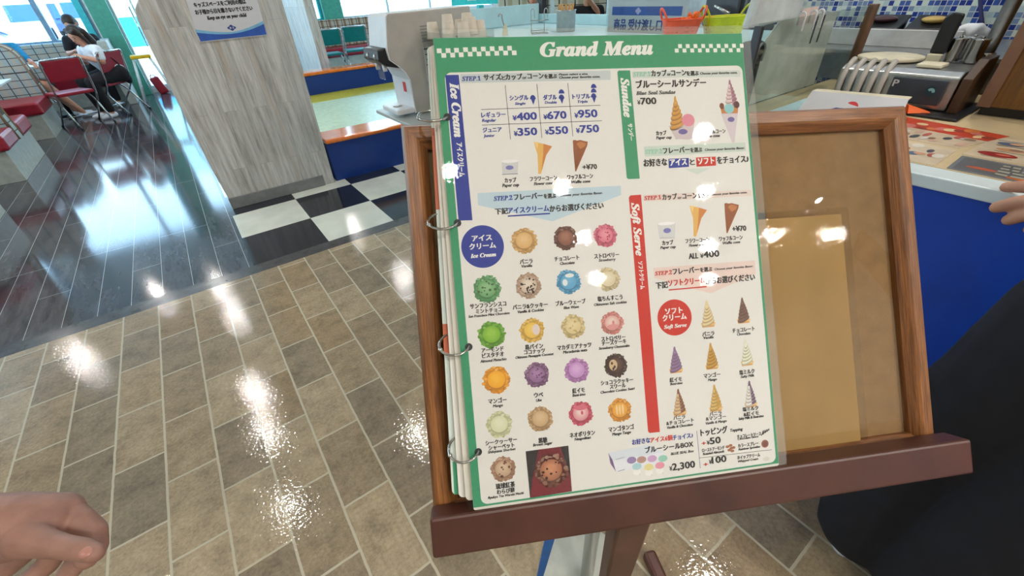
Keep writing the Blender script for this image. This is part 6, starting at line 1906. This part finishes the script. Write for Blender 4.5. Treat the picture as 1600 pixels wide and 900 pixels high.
woman = seated('long-haired woman in a white shirt looking down at her hands on the red chair', (-0.72, 9.20, 0), math.radians(122), M['white_cloth'], M['black_cloth'], M['skin'],
               head_turn=math.radians(16), nod=math.radians(30), lean=0.16, slump=0.12, hands=[(-0.07, 0.33, 0.80), (0.06, 0.34, 0.78)], long_hair=True)
seated('dark-haired man in a black shirt bent over behind the woman in white', (-0.98, 10.40, 0), math.radians(172), M['black_cloth'], M['black_cloth'], M['skin'],
       head_turn=math.radians(-15), nod=math.radians(35), lean=0.12, hands=[(-0.10, 0.36, 0.80), (0.08, 0.38, 0.82)])
seated('person in a blue top half hidden by the plaid booth back', (-2.02, 9.40, 0), math.radians(-78), M['blue_cloth'], M['black_cloth'], M['skin'],
       lean=0.06, hands=[(0.20, 0.44, 0.785), (0.20, 0.26, 0.77)], elbows=[(-0.17, 0.38, 0.955), (0.24, 0.08, 0.76)], sleeves='long', bare_legs=True, knees=[(-0.09, 0.42, 0.49), (0.11, 0.44, 0.48)], feet=[(-0.06, 0.62, 0.07), (0.16, 0.66, 0.07)])
seated('man in a black printed shirt with his hand at his chin', (4.76, 4.84, 0.03), math.radians(143), M['black_cloth'], M['black_cloth'], M['skin'],
       lean=0.02, hands=[(-0.03, 0.14, 1.06), (0.16, 0.30, 0.62)], print_on=plain('cream_shirt_print', (206, 200, 176), 0.8))
seated('man in a dark jacket left of the man in the printed shirt', (4.46, 5.62, 0), math.radians(143), M['black_cloth'], M['black_cloth'], M['skin'], lean=0.0)
db_ = thing('shoulder_bag', 'dark bag with a strap hanging on the right red chair', 'bag', (-0.62, 9.10, 0.5))
bm_ = MB()
bm_.ball((-0.60, 9.22, 0.47), (0.05, 0.10, 0.09), 14, 10)
bm_.build('pouch', M['black_cloth'], db_)
MB().tube(bez((-0.74, 8.99, 0.80), (-0.62, 9.06, 0.78), (-0.59, 9.20, 0.53), 8), 0.010, 6).build('strap', M['black_cloth'], db_)

# customer at the till counter (only trousers, shoes and one hand reach into the photo)
cu = thing('person', 'customer in dark wide trousers at the till counter, one hand on its edge', 'person', (0.95, -0.18, 0))
hipL, hipR = (0.885, -0.115, 0.90), (0.86, -0.26, 0.90)
kneeL, kneeR = (1.015, -0.085, 0.50), (0.95, -0.245, 0.50)
ankL, ankR = (1.025, -0.080, 0.09), (0.955, -0.235, 0.09)
b = MB()
b.limb([(0.87, -0.195, 0.95, 0.095), (0.86, -0.19, 1.12, 0.110), (0.86, -0.19, 1.30, 0.14), (0.87, -0.19, 1.43, 0.09), (0.89, -0.19, 1.50, 0.055), (0.91, -0.19, 1.58, 0.055)])
b.limb([(0.865, -0.01, 1.41, 0.06), (0.865, -0.37, 1.41, 0.06)])
b.limb([(0.865, -0.01, 1.41, 0.055), (0.90, 0.02, 1.15, 0.044), (1.09, -0.05, 1.012, 0.032)])
b.limb([(0.865, -0.37, 1.41, 0.055), (0.90, -0.44, 1.15, 0.044), (1.13, -0.40, 1.01, 0.030), (1.20, -0.40, 0.985, 0.028)])
b.ball((0.915, -0.19, 1.67), (0.095, 0.076, 0.118), 20, 14)
b.ball((0.958, -0.19, 1.615), (0.05, 0.05, 0.055), 14, 10)
b.ball((1.012, -0.19, 1.655), (0.016, 0.012, 0.020), 10, 8)
for hp, kn, an in ((hipL, kneeL, ankL), (hipR, kneeR, ankR)):
    b.limb([hp + (0.085,), kn + (0.055,), an + (0.036,)])
for k in range(4):
    y = -0.365 - 0.024 * k
    b.limb([(1.21, y, 0.985, 0.011), (1.25, y, 0.985, 0.010), (1.275, y, 0.968, 0.008)])
b.build('body', M['skin'], cu, fuse=0.008, smooth=4)
h = MB()
h.limb([(1.039, -0.041, 1.024, 0.03), (1.084, -0.031, 0.999, 0.033), (1.124, -0.016, 0.986, 0.028)])
h.limb([(1.079, -0.051, 0.994, 0.03), (1.119, -0.041, 0.979, 0.026)])
h.limb([(1.129, -0.004, 0.984, 0.0135), (1.157, 0.024, 0.978, 0.0125), (1.175, 0.050, 0.966, 0.0115), (1.182, 0.068, 0.958, 0.0095)])
h.limb([(1.107, -0.016, 0.979, 0.014), (1.117, 0.016, 0.970, 0.013), (1.125, 0.044, 0.951, 0.012), (1.128, 0.060, 0.936, 0.0105)])
h.limb([(1.097, -0.032, 0.974, 0.0135), (1.107, -0.002, 0.960, 0.013), (1.119, 0.022, 0.938, 0.012), (1.124, 0.036, 0.921, 0.0105)])
h.limb([(1.091, -0.048, 0.970, 0.0125), (1.103, -0.024, 0.952, 0.0115), (1.117, -0.004, 0.929, 0.0105), (1.123, 0.006, 0.914, 0.009)])
h.limb([(1.099, -0.051, 0.994, 0.016), (1.139, -0.046, 0.980, 0.0135), (1.171, -0.031, 0.962, 0.0115)])
h.build('hand', M['skin'], cu, fuse=0.0035, smooth=3)
tr = MB()
tr.limb([(0.87, -0.20, 0.92, 0.120), (0.87, -0.20, 0.98, 0.125)])
tr.limb([hipL + (0.100,), (0.955, -0.105, 0.70, 0.104), kneeL + (0.106,), (1.02, -0.082, 0.30, 0.112), (1.02, -0.085, 0.125, 0.110)])
tr.limb([hipR + (0.120,), (0.92, -0.25, 0.70, 0.118), kneeR + (0.112,), (0.955, -0.24, 0.30, 0.112), (0.955, -0.24, 0.125, 0.110)])
tr.build('trousers', M['dark_pants'], cu, fuse=0.010, smooth=6)
sh_ = MB()
sh_.limb([(0.87, -0.19, 0.96, 0.138), (0.86, -0.19, 1.14, 0.138), (0.86, -0.19, 1.30, 0.152), (0.87, -0.19, 1.42, 0.10)])
sh_.limb([(0.865, -0.14, 1.0, 0.08), (0.85, -0.075, 0.965, 0.045)])
sh_.limb([(0.865, -0.01, 1.41, 0.07), (0.865, -0.37, 1.41, 0.07)])
sh_.limb([(0.865, -0.01, 1.41, 0.07), (0.89, 0.01, 1.22, 0.062)])
sh_.limb([(0.865, -0.37, 1.41, 0.07), (0.89, -0.42, 1.22, 0.062)])
sh_.build('shirt', M['white_cloth'], cu, fuse=0.010, smooth=5)
hm = MB()
hm.ball((0.895, -0.19, 1.71), (0.108, 0.088, 0.098), 18, 12)
hm.ball((0.86, -0.19, 1.65), (0.07, 0.082, 0.09), 16, 10)
hm.build('hair', M['hair'], cu, fuse=0.008, smooth=3)
for (ax, ay, az), nm in ((ankL, 0), (ankR, 1)):
    so = MB()
    so.limb([(ax + 0.01, ay, 0.045, 0.042), (ax + 0.06, ay, 0.042, 0.043), (ax + 0.14, ay, 0.036, 0.034)])
    shoe = so.build('shoe', M['black_cloth'], cu, fuse=0.006, smooth=3)
    pts = []
    for k in range(28):
        a = 2 * PI * k / 28
        pts.append((ax + 0.078 + 0.132 * math.cos(a), ay + (0.055 + 0.004 * math.cos(a)) * math.sin(a), 0.0))
    MB().prism(pts, (0, 0, 0.020)).build('white_sole', M['shoe_white'], shoe, bevel=0.006, seg=3)

# the hand of someone reaching in at the lower left
lh = thing('person', 'hand and forearm reaching in at the lower left above the stone floor', 'person', (-0.30, 0.47, 0.85))
HD = dict(
    forearm=[(-0.4396, 0.5385, 0.9415, 0.04), (-0.3632, 0.5035, 0.9202, 0.0345), (-0.3224, 0.4783, 0.906, 0.0315), (-0.2983, 0.4681, 0.8959, 0.032)],
    palm=[(-0.2983, 0.4681, 0.8959, 0.032), (-0.2827, 0.4646, 0.8873, 0.03), (-0.2726, 0.4685, 0.8835, 0.0235)],
    palm_back=[(-0.3056, 0.4835, 0.8765, 0.027), (-0.2956, 0.4885, 0.8655, 0.0235), (-0.2856, 0.4835, 0.8665, 0.02)],
    index=[(-0.2696, 0.4695, 0.8835, 0.018), (-0.2566, 0.4515, 0.8765, 0.0145), (-0.2501, 0.4405, 0.868, 0.013), (-0.2521, 0.4285, 0.859, 0.0118), (-0.2596, 0.422, 0.8555, 0.0102)],
    thumb=[(-0.2871, 0.4438, 0.8979, 0.0183), (-0.2711, 0.4268, 0.8974, 0.013), (-0.2551, 0.4108, 0.8969, 0.0107), (-0.2411, 0.3973, 0.8969, 0.0103), (-0.2313, 0.3868, 0.8949, 0.0086)],
    middle=[(-0.2836, 0.4835, 0.8645, 0.0165), (-0.2736, 0.4715, 0.8415, 0.013), (-0.2836, 0.4655, 0.8195, 0.0118), (-0.3026, 0.4585, 0.8085, 0.01)],
    ring=[(-0.2976, 0.4955, 0.8525, 0.0155), (-0.3056, 0.4935, 0.8205, 0.0125), (-0.3286, 0.4935, 0.8005, 0.0115), (-0.3496, 0.4865, 0.7965, 0.0098)],
    little=[(-0.3176, 0.5115, 0.8445, 0.0145), (-0.3426, 0.5195, 0.8095, 0.0112), (-0.3676, 0.5215, 0.7965, 0.0102), (-0.3836, 0.5175, 0.7955, 0.0085)])
hd = MB()
for ch in HD.values():
    hd.limb(ch)
hd.build('body', M['skin_warm'], lh, fuse=0.0018, smooth=4)
nl_ = MB()
td = (Vector(HD['thumb'][-1][:3]) - Vector(HD['thumb'][-2][:3])).normalized()
toc = (Vector((0, 0, 1.31)) - Vector(HD['thumb'][-1][:3])).normalized()
sd = td.cross(toc).normalized()
nz_ = sd.cross(td).normalized()
ctr = Vector(HD['thumb'][-1][:3]) * 0.80 + Vector(HD['thumb'][-2][:3]) * 0.20
RN = Matrix((sd, td, nz_)).transposed()
nl_.ball(ctr + nz_ * 0.0076 + sd * 0.001, (0.0050, 0.0064, 0.0018), 14, 8, RN)
nl_.build('thumb_nail', M['nail'], lh)
slv = MB()
slv.limb([(-0.52, 0.585, 0.975, 0.056), (-0.43, 0.538, 0.947, 0.048)])
slv.build('sleeve', M['white_cloth'], lh, fuse=0.004, smooth=3)
